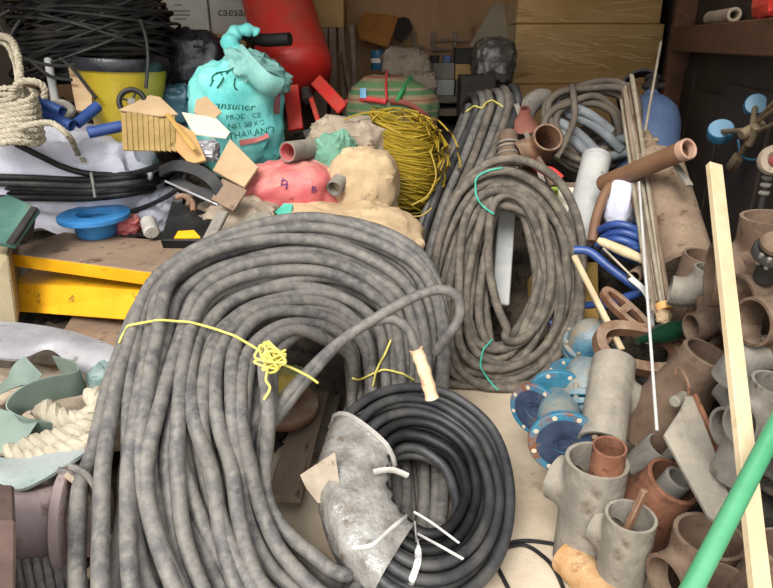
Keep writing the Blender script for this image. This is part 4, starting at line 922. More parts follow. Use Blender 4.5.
# odds and ends round the drum
solo('card_wedge', 'narrow tan cardboard wedge leaning on the yellow drum', 'cardboard', slab([P(68,66,3.1), P(78,70,3.1), P(92,94,3.05), P(92,112,3.0), P(76,110,3.0)], .02, b=.002), M_card, smooth=False)
solo('steel_tube', 'pale dented steel tube standing behind the blue pipes', 'pipe', rodg(P(48,60,3.2), P(56,104,3.05), .02, 12), M_pvc)
for i, (a, b, D0, D1, lab) in enumerate((((28,97),(62,112),2.86,2.84,'blue pipe length behind the white rope, upper of two'), ((38,112),(72,126),2.84,2.82,'blue pipe length behind the white rope, lower of two'),
                                     ((76,124),(98,106),2.90,2.98,'blue pipe length slanting up to the yellow drum'), ((88,133),(122,126),2.84,2.90,'blue pipe length lying behind the white sack crest'))):
    solo('blue_pipe', lab, 'pipe', pipeg(P(*a, D0), P(*b, D1), .026, .02, 18), M_bluepipe)
th = Thing('grey_elbow', 'dusty grey elbow ring lying among the blue pipes', 'pipe fitting', P(72, 115, 2.9))
th.part('ring', tube(cr([P(60+12*math.cos(a), 110+7*math.sin(a), 2.88) for a in (0, 1, 2, 3, 4, 5)], 6, True), .018, 8, True), M_gal2)
wl = Thing('caster_wheel', 'small black rubber wheel in front of the yellow drum', 'wheel', P(132, 112, 2.95))
wc = P(132, 102, 2.96); wa = U((.15, -.85, .35))
wl.part('tyre', tube([frame(wc, wa) @ Vector((.058*math.cos(2*PI*k/28), .058*math.sin(2*PI*k/28), 0)) for k in range(28)], .013, 8, True), M_black)
wl.part('hub', xf(lathe([(.0,-.012),(.018,-.012),(.018,.012),(0,.012)], 16, False), frame(wc, wa)), M_gal2)
for k in range(4):
    a = PI*k/2+.4; wl.part('spoke', rodg(wc, frame(wc, wa) @ Vector((.055*math.cos(a), .055*math.sin(a), 0)), .006, 6), M_dark)
# ---- cardboard pieces
def card(label, pts, t=.006, m=None, name='cardboard_piece'):
    g = slab([P(*p) for p in pts], t); SURF.append(g); return solo(name, label, 'cardboard', g, m or M_card, smooth=False)
M_corr = mat('corrugated', C(140,116,70), C(160,134,86), C(112,90,50), rough=.9, sc=6, bump=.3)
cg = Thing('corrugated_card', 'bent sheet of corrugated brown cardboard in front of the yellow drum', 'cardboard', P(148, 148, 2.8))
for k in range(10):
    x0 = 121+k*5.4; cg.part('flute', slab([P(x0,112,2.90), P(x0+4.9,113,2.89), P(x0+6.6,150+k*.2,2.76), P(x0+1.8,150,2.77)], .006), M_corr, smooth=False)
card('pale cardboard flap folded over the corrugated sheet', [(118,110,2.93),(150,95,2.98),(160,97,2.96),(178,114,2.88),(160,116,2.86)])
card('cream cardboard sheet leaning on the teal sack', [(182,112,2.90),(216,118,2.92),(230,132,2.88),(226,138,2.84),(194,134,2.80)], m=M_paper)
card('torn tan cardboard scrap in front of the teal sack', [(196,100,2.96),(206,96,2.98),(222,112,2.94),(210,122,2.90),(194,112,2.92)])
card('square tan cardboard sheet lying between the black strap and the pink bag', [(213,170,2.74),(230,139,2.84),(258,167,2.74),(244,187,2.66)], .012)
solo('wood_lath', 'thin yellow wood lath lying slantwise across the cardboard', 'slat', barg(P(167,114,2.84), P(195,150,2.68), .02, .012, b=.002), M_ycard, smooth=False)
card('crumpled dull cardboard box side below the cream sheet', [(176,122,2.84),(194,132,2.80),(206,160,2.70),(190,164,2.70),(176,150,2.76)], .01, M_cardd)
_, g = sack_at('foil_bag', 'crumpled silvery plastic bag between the cardboard sheets', 'bag', 208, 160, 2.84, (.11, .10, .09), M_silver, amp=.2, wr=.15, seed=4)
# ---- strap, rods, dark tray
solo('black_strap', 'wide black rubber strap arching over the cardboard sheet', 'strap', strip([P(160,172,2.66), P(176,166,2.64), P(196,170,2.62), P(212,180,2.60), P(222,196,2.60)], (.2, .6, .8), .05, .012), M_black)
solo('black_strap', 'narrower black strap bent under the wide rubber strap', 'strap', strip([P(172,178,2.70), P(192,190,2.68), P(214,196,2.66)], (.2, .6, .8), .05, .012), M_black)
solo('thin_rod', 'thin bright steel rod lying across the black straps', 'rod', rodg(P(165,181,2.62), P(218,205,2.54), .0045, 6), M_silver)
solo('perforated_plate', 'small perforated metal plate at the corner of the cardboard sheet', 'metal plate', slab([P(211,199,2.58), P(222,178,2.62), P(247,190,2.58), P(233,211,2.54)], .012, b=.002), M_platetop, smooth=False)
tr = Thing('metal_tray', 'black dented metal tray with a yellow stain behind the yellow-edged plate', 'tray', P(186, 240, 2.6))
g = slab([P(160,240,2.56), P(172,200,2.72), P(214,214,2.68), P(220,240,2.54)], .05, b=.004); SURF.append(g)
tr.part('body', g, M_black, smooth=False)
tr.part('stain', slab([P(174,238,2.552), P(178,231,2.58), P(194,230,2.58), P(201,238,2.55)], .006), M_yel, smooth=False, label='yellow paint stain')
tr.part('rusty_ring', tube(cr([P(176,198,2.62), P(184,196,2.62), P(192,202,2.61), P(193,211,2.6)], 6), .012, 8), M_rust)
tr.part('clip', tube(cr([P(186,190,2.64), P(190,196,2.62), P(188,206,2.6)], 6), .012, 8), M_rust2)
solo('pry_bar', 'grey steel bar leaning on the big cable coil', 'bar', barg(P(223,212,2.50), P(207,244,2.38), .05, .02, b=.004), M_gal2, smooth=False)
solo('clear_jar', 'dull clear plastic jar lying behind the rusty plate', 'jar', rodg(P(148,221,3.0), P(152,233,2.94), .038, 18), M_plastic)
sack_at('pink_rag', 'dirty pink rag bundled behind the blue flange', 'rag', 128, 233, 3.12, (.14, .10, .09), M_pink, amp=.2, wr=.12, seed=6)
# ---- lower left: silver bag, bands, rope, pipes
rows = [[P(-20,322,2.20), P(20,324,2.22), P(60,330,2.20), P(95,340,2.14), P(119,350,2.06)],
        [P(-20,342,2.10), P(20,345,2.10), P(58,340,2.12), P(88,352,2.06), P(116,362,2.0)],
        [P(-20,356,2.06), P(20,360,2.05), P(50,350,2.10), P(80,372,2.02), P(108,376,1.98)]]
solo('silver_bag', 'flattened silvery plastic sack below the yellow channel', 'bag', sheet(rows, .012, 6), M_silver)
sack_at('woven_sack', 'dark lumpy sack under the flattened silvery sack', 'sack', 45, 405, 2.12, (.80, .40, .20), M_bur2, amp=.12, wr=.05, seed=9, drop=.12)
def band(label, pts, wd, wid, t=.005): return solo('plastic_band', label, 'plastic band', strip(pts, wd, wid, t), M_sage)
band('wide sage green plastic band curled into a loop below the silvery sack', [P(58,366,2.02), P(78,372,1.98), P(80,382,1.92), P(56,388,1.86), P(30,396,1.80), P(17,410,1.78), P(24,424,1.78), P(48,434,1.82), P(76,434,1.88)], (.0, -.25, 1), .085)
band('flat sage green plastic strip lying at the edge, above the other', [P(-20,402,1.92), P(8,384,1.92), P(34,366,1.96)], (.5, .7, .4), .085)
band('flat sage green plastic strip below the curled band', [P(-20,424,1.78), P(6,432,1.76), P(26,440,1.75)], (.2, .75, .6), .11)
rp_ = Thing('thick_rope', 'thick white twisted rope under the sage plastic bands', 'rope', P(70, 440, 1.75))
rp_.part('rope_length', ropeg(cr([P(38,404,1.86), P(58,418,1.84), P(78,422,1.84), P(92,416,1.84), P(100,404,1.86), P(94,394,1.90)], 12), .034, .10, 8), M_rope)
rp_.part('rope_length', ropeg(cr([P(28,448,1.74), P(48,442,1.74), P(70,436,1.74), P(90,428,1.76), P(104,420,1.78)], 12), .034, .10, 8), M_rope)
rp_.part('rope_length', ropeg(cr([P(10,452,1.74), P(40,456,1.72), P(70,450,1.72), P(96,440,1.74)], 12), .030, .10, 8), M_rope)
sack_at('white_bag', 'white plastic bag with a teal stripe beside the big cable coil', 'bag', 108, 392, 2.02, (.09, .12, .10), mat('bag_teal', C(130,142,140), C(100,130,122), C(156,158,158), rough=.5, sc=6, bump=.3), amp=.1, wr=.06, seed=12)
rows = [[P(-20,456,1.72), P(20,460,1.70), P(55,452,1.70), P(94,446,1.72)], [P(-20,468,1.66), P(18,474,1.64), P(50,464,1.66), P(88,452,1.70)], [P(-10,478,1.64), P(18,490,1.60), P(44,480,1.62), P(70,464,1.66)]]
solo('plastic_sheet', 'crumpled white and green plastic sheet lying on the mauve pipe', 'plastic sheet', sheet(rows, .010, 6), mat('sheet_wg', C(150,153,152), C(134,146,140), C(84,114,98), rough=.3, sc=7, sc3=9, t3=.62, bump=.4, bs=36))
mp = Thing('mauve_pipe', 'large dusty mauve flanged pipe beside the big cable coil', 'pipe', P(40, 560, 1.5))
m0, m1 = P(-30, 530, 1.62), P(66, 520, 1.66)
mp.part('pipe', pipeg(m0, m1, .096, .085, 36), M_mauve)
ma = (m1-m0).normalized()
mp.part('flange', xf(lathe([(.14,0),(.145,.004),(.145,.026),(.14,.03),(.08,.03),(.08,0)], 40), frame(m1, ma)), M_mauve)
mp.part('band', pipeg(m0+ma*.10, m0+ma*.115, .099, .09, 36), M_gal2)
mp.part('neck', pipeg(m1+ma*.03, m1+ma*.10, .10, .08, 32), M_mauve)
solo('brown_crate', 'rusty brown steel box standing beside the mauve pipe', 'box', bev(hexa([P(-60,640,1.32), P(15,640,1.32), P(15,588,1.55), P(-60,588,1.55), P(-60,520,1.30), P(16,522,1.30), P(14,484,1.45), P(-60,482,1.45)]), .006), mat('dark_rust_box', C(74,58,53), C(90,72,66), C(60,45,40), rough=.85, sc=8, bump=.3), smooth=False)
lc_ = Thing('loose_cables', 'dusty loose cable lengths hanging beside the mauve pipe', 'cable', P(80, 588, 1.5))
for k, pts in enumerate(([(58,470),(76,478),(88,500),(96,540),(104,600)], [(66,474),(84,492),(92,530),(96,570),(98,610)], [(70,466),(88,476),(100,500),(110,540),(128,600)], [(110,545),(98,560),(84,580),(76,600)])):
    lc_.part('cable_length', tube(cr([P(x, y, 1.62-.02*k) for x, y in pts], 8), .009, 8), [M_cable, M_bur2][k % 2])
for k in range(6):
    x = 14+k*10; lc_.part('cable_length', tube(cr([P(x, 542, 1.66), P(x+3, 565, 1.56), P(x+9, 600, 1.46)], 6), .010, 8), M_cable)
# ---- inside the big coil: planks and a rusty disc
def plank(label, a, b, z, wd, t=.03, m=None):
    return solo('plank', label, 'plank', barg(PZ(*a, z), PZ(*b, z), wd, t, b=.003), m or M_oldwood, smooth=False)
plank('weathered grey plank on the floor inside the big cable coil', (326,360), (284,500), .07, .12)
plank('narrow dark plank beside the weathered one inside the big coil', (345,360), (318,455), .05, .06, m=mat('dark_plank', C(74,66,58), C(96,86,76), C(58,48,42), rough=.9, sc=6, bump=.2))
dk = Thing('rusty_disc', 'rusty brown steel disc with a hole lying on the planks inside the big coil', 'disc', PZ(272, 420, .1))
dc_ = PZ(282, 408, .14)
dk.part('disc', xf(lathe([(.012,0),(.14,0),(.145,.006),(.145,.034),(.14,.04),(.012,.04)], 44), frame(dc_, (.15, -.12, 1))), M_rust)
dk.part('hole', xf(lathe([(0,.038),(.014,.038),(.014,.0405),(0,.0405)], 16, False), frame(dc_+Vector((.03,.07,.004)), (.15, -.12, 1))), M_dark)
sack_at('yellow_rag', 'yellow and teal rag squeezed under the knot of yellow string', 'rag', 288, 392, 2.32, (.13, .12, .10), mat('rag_yt', C(196,158,40), C(110,160,140), rough=.8, sc=9, bump=.2), amp=.15, wr=.1, seed=14, nu=24, nv=14)
# ------------------------------------------------------------------ middle back: sacks, tank, wire
sack_at('burlap_sack', 'long dusty burlap sack lying directly behind the big cable coil', 'sack', 344, 262, 2.78, (.68, .40, .26), M_bur, p=.55, amp=.10, wr=.05, seed=21, tilt=(0, -.15, 1), x=(1, -.1, 0), drop=.02)
sack_at('burlap_sack', 'tan burlap sack behind the metal tray and grey bar', 'sack', 244, 250, 2.86, (.40, .36, .26), M_bur2, amp=.12, wr=.06, seed=22, drop=.02)
sack_at('burlap_sack', 'peach burlap sack between the pink bag and the yellow wire', 'sack', 362, 222, 3.02, (.36, .36, .36), M_bur, p=.8, amp=.13, wr=.035, seed=23, drop=.0)
sack_at('burlap_sack', 'grey plastic-covered sack below the red tank leg', 'sack', 348, 172, 3.18, (.42, .34, .30), M_bur2, p=.85, amp=.16, wr=.07, seed=24, drop=.02)
pk, gpk = sack_at('plastic_bag', 'dusty red plastic bag with purple print between the cardboard sheet and peach sack', 'bag', 296, 216, 3.0, (.50, .34, .29), M_pink, p=.7, amp=.14, wr=.05, fq=2.4, seed=25, tilt=(-.1, -.2, 1), drop=.02)
solo('green_cloth', 'crumpled green cloth bundle above the dusty red bag', 'cloth', xf(sackg(.20, .18, .26, p=.85, amp=.18, wr=.09, fq=2.5, seed=26), frame(P(326,182,3.02), (.35, -.2, 1))), M_greencloth)
def ppipe(label, c, D, ax, r, L, m, mi):
    th = Thing('pipe_end', label, 'pipe', P(*c, D)-Vector((0, 0, r)))
    a = U(ax); p = P(*c, D); th.part('pipe', pipeg(p, p+a*L, r, r-.006, 28), m)
    th.part('lining', xf(lathe([(r-.0062, .004), (r-.0062, L*.7), (.001, L*.7), (.001, L*.68), (r-.009, L*.68), (r-.009, .004)], 24), frame(p, a)), mi); return th
ppipe('silver pipe end with a red inside resting on the dusty red bag', (287,152), 2.78, (.45, .8, -.05), .046, .22, M_gal, M_pink)
ppipe('grey pipe end poking out between the red bag and peach sack', (334,189), 2.76, (.3, .8, .3), .038, .2, M_gal2, M_gal2)
solo('teal_scrap', 'small teal plastic scrap on the long burlap sack', 'plastic scrap', slab([lay(275,212,.006), lay(284,203,.006), lay(293,204,.006), lay(291,213,.006), lay(280,216,.006)], .006), M_teals, smooth=False)
solo('flat_bar', 'dark flat steel bar lying on the grey plastic-covered sack', 'bar', strip([P(304,134,3.02), P(322,129,3.02), P(344,127,3.04)], (0, .5, .8), .03, .01), M_dark)
solo('grey_mat', 'folded grey rubber mat behind the big cable coil', 'mat', slab([P(236,226,2.50), P(250,213,2.58), P(270,210,2.60), P(276,220,2.54), P(268,240,2.44), P(238,242,2.42)], .03, b=.006), M_gal2, smooth=False)
# ---- purple print on the red bag: three short strokes groups
M_print = mat('purple_print', C(96,52,92), C(120,70,112), rough=.8, bump=0)
def surf_marks(name, parent_obj, geo, segs, r, m):
    """thin printed strokes laid on a surface; parented as a part of its bag"""
    gs = []
    t = BVHTree.FromPolygons(geo[0], geo[1])
    for seg in segs:
        pts = []
        for x, y in cr2(seg, 3):
            d = (P(x, y, 1)-CAMP).normalized(); h = t.ray_cast(CAMP, d)
            if h[0] is not None: pts.append(h[0]-d*.002)
        if len(pts) > 1: gs.append(tube(pts, r, 5, flat=(1, .5)))
    if not gs: return
    g = join(*gs); o = bpy.data.objects.new(name, mesh_of(([p-parent_obj.location for p in g[0]], g[1]), True, name)); o.data.materials.append(m)
    COL.objects.link(o); o.parent = parent_obj; return o
surf_marks('print', pk, gpk, [[(281,181),(286,180)],[(283,178),(281,186)],[(281,185),(288,184)],[(287,181),(286,189)],[(311,189),(316,187)],[(313,186),(312,193)],[(312,192),(317,190)]], .004, M_print)
# ---- teal sack with print
ts = Thing('woven_sack', 'turquoise woven sack with dark green lettering in front of the red tank', 'sack', P(240, 150, 3.3))
gts = xf(sackg(.50, .32, .58, p=.6, amp=.10, wr=.045, fq=2.6, seed=31, nu=60, nv=36), frame(P(239, 150, 3.36)-Vector((0, 0, .12)), (.02, .05, 1))); SURF.append(gts)
tb = ts.part('sack', gts, M_teal)
ts.part('sack_mouth', xf(sackg(.36, .22, .15, amp=.14, wr=.12, fq=3.0, seed=33), frame(P(252, 84, 3.26), (.55, -.1, 1))), mat('teal_grey', C(120,178,170), C(142,192,184), C(100,150,146), rough=.65, sc=6, bump=.35, bs=60))
ts.part('sack_mouth', tube(cr([P(248,70,3.2), P(238,56,3.18), P(230,42,3.2), P(238,32,3.22), P(252,30,3.22), P(258,34,3.24)], 8), [.062-.0011*i+.006*math.sin(i*.9) for i in range(41)], 10), M_teal)
ts.part('sack_mouth', tube(cr([P(240,56,3.16), P(254,72,3.10), P(266,84,3.08), P(278,88,3.12)], 8), .05, 10, flat=(1.3, .6)), MATS['teal_grey'])
M_dgreen = mat('green_print', C(24,96,76), C(36,112,90), rough=.8, bump=0)
def text_on(th, txt, px, py, size_px, geo, m, parent, ang=0.0, D=3.2, sx=1.0, shear=0):
    cu = bpy.data.curves.new('lettering', 'FONT'); cu.body = txt; cu.size = 1; cu.align_x = 'LEFT'; cu.shear = shear; cu.resolution_u = 2
    o = bpy.data.objects.new('t', cu); COL.objects.link(o); dg = bpy.context.evaluated_depsgraph_get(); dg.update()
    me = bpy.data.meshes.new_from_object(o.evaluated_get(dg)); bpy.data.objects.remove(o)
    bm = bmesh.new(); bm.from_mesh(me); bmesh.ops.triangulate(bm, faces=bm.faces); bmesh.ops.subdivide_edges(bm, edges=[e for e in bm.edges if e.calc_length() > .2], cuts=1)
    bmesh.ops.triangulate(bm, faces=bm.faces)
    t = BVHTree.FromPolygons(geo[0], geo[1]); v = []; bm.verts.index_update(); ca, sa = math.cos(ang), math.sin(ang)
    for q in bm.verts:
        x, y = q.co.x*size_px*sx, -q.co.y*size_px; X, Y = px+x*ca-y*sa, py+x*sa+y*ca
        d = (P(X, Y, 1)-CAMP).normalized(); h = t.ray_cast(CAMP, d); v.append((h[0]-d*.0025) if h[0] is not None else P(X, Y, D))
    f = [tuple(q.index for q in fc.verts) for fc in bm.faces]; bm.free()
    return th.part('lettering', (v, f), m, parent, smooth=False)
text_on(ts, 'nansuner', 208, 108, 11, gts, M_dgreen, tb, .06, sx=1.15, shear=.2)
text_on(ts, 'PRODUCE', 226, 120, 7, gts, M_dgreen, tb, -.08, sx=1.1)
text_on(ts, 'NET 50 KG', 228, 129, 7, gts, M_dgreen, tb, -.12, sx=1.1)
text_on(ts, 'THAILAND', 229, 140, 9.5, gts, M_dgreen, tb, -.17, sx=1.0)
def stroke_part(th, segs, geo, r, m, parent, name='printed_emblem'):
    gs = []; t = BVHTree.FromPolygons(geo[0], geo[1])
    for seg in segs:
        pts = []
        for x, y in cr2(seg, 4):
            d = (P(x, y, 1)-CAMP).normalized(); h = t.ray_cast(CAMP, d)
            if h[0] is not None: pts.append(h[0]-d*.002)
        if len(pts) > 1: gs.append(tube(pts, r, 5))
    th.part(name, join(*gs), m, parent)
stroke_part(ts, [[(212,83),(213,76),(220,73),(223,79),(217,88)], [(216,73),(228,71),(236,68),(246,73),(256,78)], [(232,72),(237,64),(241,70)], [(226,74),(232,69),(238,74),(244,70)], [(235,78),(234,86),(237,90)], [(214,80),(210,86)]], gts, .0042, MATS['green_print'], tb)
ts.part('red_edge', strip([lay(240,143,.006), lay(255,140,.006), lay(268,135,.006)], (0, .4, .9), .028, .004), M_pink, tb)
ts.part('red_edge', strip([lay(274,84,.006), lay(277,98,.006), lay(276,114,.006)], (1, .2, 0), .034, .004), mat('maroon_edge', C(112,64,66), C(132,84,84), rough=.7, bump=.1), tb)
# ---- red tank
rt = Thing('pressure_tank', 'red steel pressure tank standing tilted on two flat legs', 'tank', P(310, 128, 3.7))
t0, t1 = P(303, 88, 3.72), P(268, -30, 3.95); tL = (t1-t0).length; tR = .215; Mt = frame(t0, t1-t0)
prof = [(0, 0)]+[(tR*math.sin(a), tR*.62*(1-math.cos(a))) for a in [PI/2*k/9 for k in range(1, 10)]]+[(tR, tL*.6), (tR, tL), (tR*.7, tL+.1), (0, tL+.13)]
rt.part('shell', xf(lathe(prof, 48, False), Mt), M_red)
rt.part('weld_seam', xf(lathe([(tR, .135), (tR+.004, .138), (tR+.004, .146), (tR, .149)], 48), Mt), M_red)
def leg(a, b, w_, D0, D1): return barg(P(*a, D0), P(*b, D1), w_, .022, up=(0, -1, .1), b=.004)
rt.part('leg', leg((291,86), (296,130), .085, 3.56, 3.50), M_red, smooth=False)
rt.part('leg', leg((316,80), (343,109), .075, 3.56, 3.44), M_red, smooth=False)
rt.part('strut', leg((311,98), (321,130), .028, 3.54, 3.44), M_red, smooth=False)
cs = rt.part('drain_valve', join(rodg(P(306,90,3.6), P(308,101,3.54), .03, 12), rodg(P(303,99,3.54), P(313,97,3.54), .014, 10)), M_dark)
solo('black_tube', 'thick black tube poking out between the turquoise sack and the red tank', 'tube', tube(cr([P(244,34,3.5), P(262,40,3.4), P(290,39,3.34)], 6), .034, 14), M_black)
# ---- yellow wire coil and striped cover
yw = Thing('wire_coil', 'big messy coil of yellow wire beside the folded cable bundle', 'wire coil', P(402, 212, 3.1))
yc = P(402, 158, 3.22); rng = random.Random(15); gs = []
core = xf(sackg(.26, .26, .44, p=.9, amp=.06, seed=41, nu=36, nv=24), frame(yc-Vector((.0, 0, .25)), (.1, -.1, 1)))
yw.part('inner_roll', core, mat('wire_inner', C(150,126,30), C(176,150,44), C(110,90,28), rough=.7, sc=16, bump=.5))
for k in range(230):
    zz = rng.uniform(-.24, .18); rr = .168*math.sqrt(max(.1, 1-(zz/.27)**2))+.012+rng.uniform(0, .01); tx, ty = rng.gauss(.25, .16), rng.gauss(0, .14); pts = []
    for i in range(26):
        a = 2*PI*i/26; x_, y_ = rr*math.cos(a), rr*math.sin(a); pts.append(yc+Vector((x_, y_, zz-x_*tx+y_*ty)))
    gs.append(tube(pts, .0038, 4, True))
yw.part('wire_turns', join(*gs), M_wire, kind='stuff')
for k in range(12):
    a0 = rng.uniform(-.5, .5); R1 = rng.uniform(.17, .25); ax = U((rng.uniform(-.6, .6), -1, rng.uniform(-.2, .5))); Mx = frame(yc+Vector((rng.uniform(-.05, .05), -.06, rng.uniform(-.05, .06))), ax)
    pts = [Mx @ Vector((R1*math.cos(2*PI*i/30), R1*rng.uniform(.96, 1.04)*math.sin(2*PI*i/30), .04*math.sin(3*i))) for i in range(30)]
    yw.part('loose_wire', tube(cr(pts, 2, True), .0042, 5, True), M_wire)
for seg in ([(382,150),(376,170),(370,190),(368,205)], [(430,150),(436,175),(428,195),(412,205)], [(344,120),(360,114),(380,112),(400,118)], [(395,200),(404,214),(420,216),(432,208)]):
    yw.part('loose_wire', tube(cr([P(x, y, 2.98) for x, y in seg], 8), .0042, 5), M_wire)
# striped cover
ms = bpy.data.materials.new('striped_weave'); ms.use_nodes = True; nt = ms.node_tree; bs = nt.nodes['Principled BSDF']; bs.inputs['Roughness'].default_value = .8
tcn = nt.nodes.new('ShaderNodeTexCoord'); sep = nt.nodes.new('ShaderNodeSeparateXYZ'); nt.links.new(tcn.outputs['Object'], sep.inputs[0])
ml = nt.nodes.new('ShaderNodeMath'); ml.operation = 'MULTIPLY'; ml.inputs[1].default_value = 9.0; nt.links.new(sep.outputs['Z'], ml.inputs[0])
frn = nt.nodes.new('ShaderNodeMath'); frn.operation = 'FRACT'; nt.links.new(ml.outputs[0], frn.inputs[0])
rm = nt.nodes.new('ShaderNodeValToRGB'); rm.color_ramp.interpolation = 'CONSTANT'
cols = [(0, C(74,100,64)), (.30, C(116,100,74)), (.44, C(118,50,42)), (.50, C(116,100,74)), (.70, C(58,92,58)), (.9, C(120,106,82))]
for i, (p_, c_) in enumerate(cols):
    e = rm.color_ramp.elements[i] if i < 2 else rm.color_ramp.elements.new(p_); e.position = p_; e.color = (*c_, 1)
nt.links.new(frn.outputs[0], rm.inputs[0]); nt.links.new(rm.outputs[0], bs.inputs['Base Color'])
sb = Thing('striped_bag', 'striped green and red woven bag with red straps above the yellow wire', 'bag', P(388, 128, 3.5))
sb.part('bag', xf(sackg(.52, .42, .40, p=.8, amp=.05, wr=.03, seed=43, nu=50, nv=30), frame(P(388, 142, 3.55)-Vector((0, 0, .04)), (.12, -.12, 1), (1, -.1, -.1))), ms)
def tstrap(pts, r, m, name='strap'): sb.part(name, tube(cr([sb.hit(x, y, .012) or P(x, y, 3.42) for x, y in pts], 6), r, 8, flat=(1.2, .7)), m)
M_redst = mat('red_strap', C(176,44,44), C(196,64,60), rough=.6, bump=.1); M_grst = mat('green_strap', C(40,124,68), C(56,142,84), rough=.6, bump=.1)
tstrap([(346,102),(364,99),(386,102)], .011, M_redst); tstrap([(387,72),(386,86),(387,101)], .010, M_redst); tstrap([(411,78),(403,90),(397,102)], .014, M_grst)
tstrap([(390,101),(408,104),(424,114),(434,126)], .012, mat('maroon_strap', C(110,52,44), C(132,70,58), rough=.7, bump=.1))
sb.part('tag', slab([sb.hit(360,88,.01), sb.hit(366,88,.01), sb.hit(366,98,.01), sb.hit(360,98,.01)], .004), mat('blue_tag', C(88,140,176), C(150,184,206), rough=.6, bump=0), smooth=False)
# ------------------------------------------------------------------ the back row
def fbox(name, label, cat, x0, y0, x1, y1, D, depth, m, b=.006, drop=0.0, dxl=0, parts=None):
    """box standing with its front face on the pixel rectangle, facing the room"""
    a = PY(x0, y1, P(x0, (y0+y1)/2, D).y); c = PY(x1, y0, a.y); z0 = a.z-drop
    xs = (a.x, PY(x1, y1, a.y).x)
    g = hexa([(xs[0], a.y, z0), (xs[1], a.y, z0), (xs[1], a.y+depth, z0), (xs[0], a.y+depth, z0), (xs[0], a.y, c.z), (xs[1], a.y, c.z), (xs[1], a.y+depth, c.z), (xs[0], a.y+depth, c.z)])
    th = Thing(name, label, cat, ((xs[0]+xs[1])/2, a.y+depth/2, z0))
    th.front = (xs[0], xs[1], a.y, z0, c.z, depth); SURF.append(g)
    th.body = th.part('body', bev(g, b), m, smooth=False); return th
M_wrapc = mat('wrapped_carton', C(190,148,88), C(210,172,112), C(166,124,70), rough=.22, metal=.3, sc=3.5, sc3=6, t3=.6, bump=1.0, bs=11, stretch=(.45, 1, 2.6), spec=.9, coat=.6)
c1_ = fbox('carton', 'wide brown carton in clear stretch wrap, lower of the pair', 'carton', 512, 24, 656, 84, 4.5, .55, M_wrapc)
x0, x1, yy, z0, z1, dp = c1_.front
def wrinkle(th, seed, n=26):
    rng = random.Random(seed); x0, x1, yy, z0, z1, dp = th.front; gs = []
    for k in range(n):
        xa, za = rng.uniform(x0+.05, x1-.3), rng.uniform(z0+.04, z1-.03); ln = rng.uniform(.15, .45); sl = rng.uniform(-.25, .12)
        pts = [Vector((min(xa+ln*t, x1-.01), yy-.003-.004*math.sin(PI*t), min(max(za+sl*ln*t+.01*math.sin(5*t+k), z0+.01), z1-.01))) for t in (0, .25, .5, .75, 1)]
        gs.append(tube(cr(pts, 4), .0035, 5))
    th.part('wrap_creases', join(*gs), mat('wrap_crease', C(200,164,110), C(222,190,140), rough=.2, bump=0, spec=.8), th.body, kind='stuff')
wrinkle(c1_, 1)
c1_.part('tape', hexa([(x0,yy-.004,z1-.11),(x1,yy-.004,z1-.11),(x1,yy+.001,z1-.11),(x0,yy+.001,z1-.11),(x0,yy-.004,z1-.105),(x1,yy-.004,z1-.105),(x1,yy+.001,z1-.105),(x0,yy+.001,z1-.105)]), M_cardd, c1_.body, smooth=False)
c2_ = fbox('carton', 'brown carton in shiny stretch wrap stacked on the wide carton', 'carton', 516, -40, 660, 23.5, 4.36, .52, M_wrapc); wrinkle(c2_, 2, 18)
c3_ = fbox('carton', 'low carton under the stretch-wrapped pair', 'carton', 514, 85, 650, 130, 4.53, .52, M_cardd, drop=.05)
# cartons behind the tank and at the left
k1 = fbox('carton', 'grey-white carton with dark lettering behind the turquoise sack', 'carton', 211, -14, 250, 26, 4.3, .38, mat('grey_carton', C(176,170,160), C(190,184,172), rough=.85, sc=5, bump=.05), drop=.12)
k2 = fbox('carton', 'plain white carton beside the lettered one', 'carton', 138, -14, 209, 26, 4.3, .4, mat('white_carton', C(186,182,170), C(200,196,184), rough=.85, sc=5, bump=.05), drop=.12)
text_on(k1, 'caesar', 217.5, 16, 13, k1.geo[0], mat('black_print', C(44,42,42), rough=.8, bump=0), k1.body, 0, D=4.28, sx=.92)
for k, (x, y, wd) in enumerate(((150,4,16),(174,5,8),(170,11,20),(172,15,18),(174,19,12))): k2.part('printed_mark', barg(PY(x, y, k2.front[2]-.002), PY(x+wd, y, k2.front[2]-.002), .001, .010), mat('faint_print', C(140,134,124), rough=.8, bump=0), k2.body, smooth=False)
for s_ in (0, ): k2.part('tape', hexa([(k2.front[0]+.18,k2.front[2]-.002,k2.front[3]),(k2.front[0]+.2,k2.front[2]-.002,k2.front[3]),(k2.front[0]+.2,k2.front[2],k2.front[3]),(k2.front[0]+.18,k2.front[2],k2.front[3]),(k2.front[0]+.18,k2.front[2]-.002,k2.front[4]),(k2.front[0]+.2,k2.front[2]-.002,k2.front[4]),(k2.front[0]+.2,k2.front[2],k2.front[4]),(k2.front[0]+.18,k2.front[2],k2.front[4])]), M_card, k2.body, smooth=False)
sup = fbox('carton', 'low brown carton carrying the white and lettered cartons', 'carton', 132, 34, 252, 120, 4.32, .45, M_cardd, drop=.02)
sack_at('garbage_bag', 'glossy black plastic bag beside the turquoise sack', 'bag', 194, 88, 3.7, (.44, .30, .42), M_blackbag, amp=.16, wr=.1, seed=51, drop=.10)
sack_at('garbage_bag', 'dark bluish plastic bag between the drum and the turquoise sack', 'bag', 182, 112, 3.35, (.18, .2, .22), mat('blue_bag', C(44,72,84), C(66,100,112), rough=.35, sc=6, bump=.4, bs=24), amp=.16, wr=.1, seed=52, drop=.08)
c4_ = fbox('carton', 'tan carton on top of the planks behind the red tank', 'carton', 292, -10, 344, 28, 4.5, .4, M_cardd)
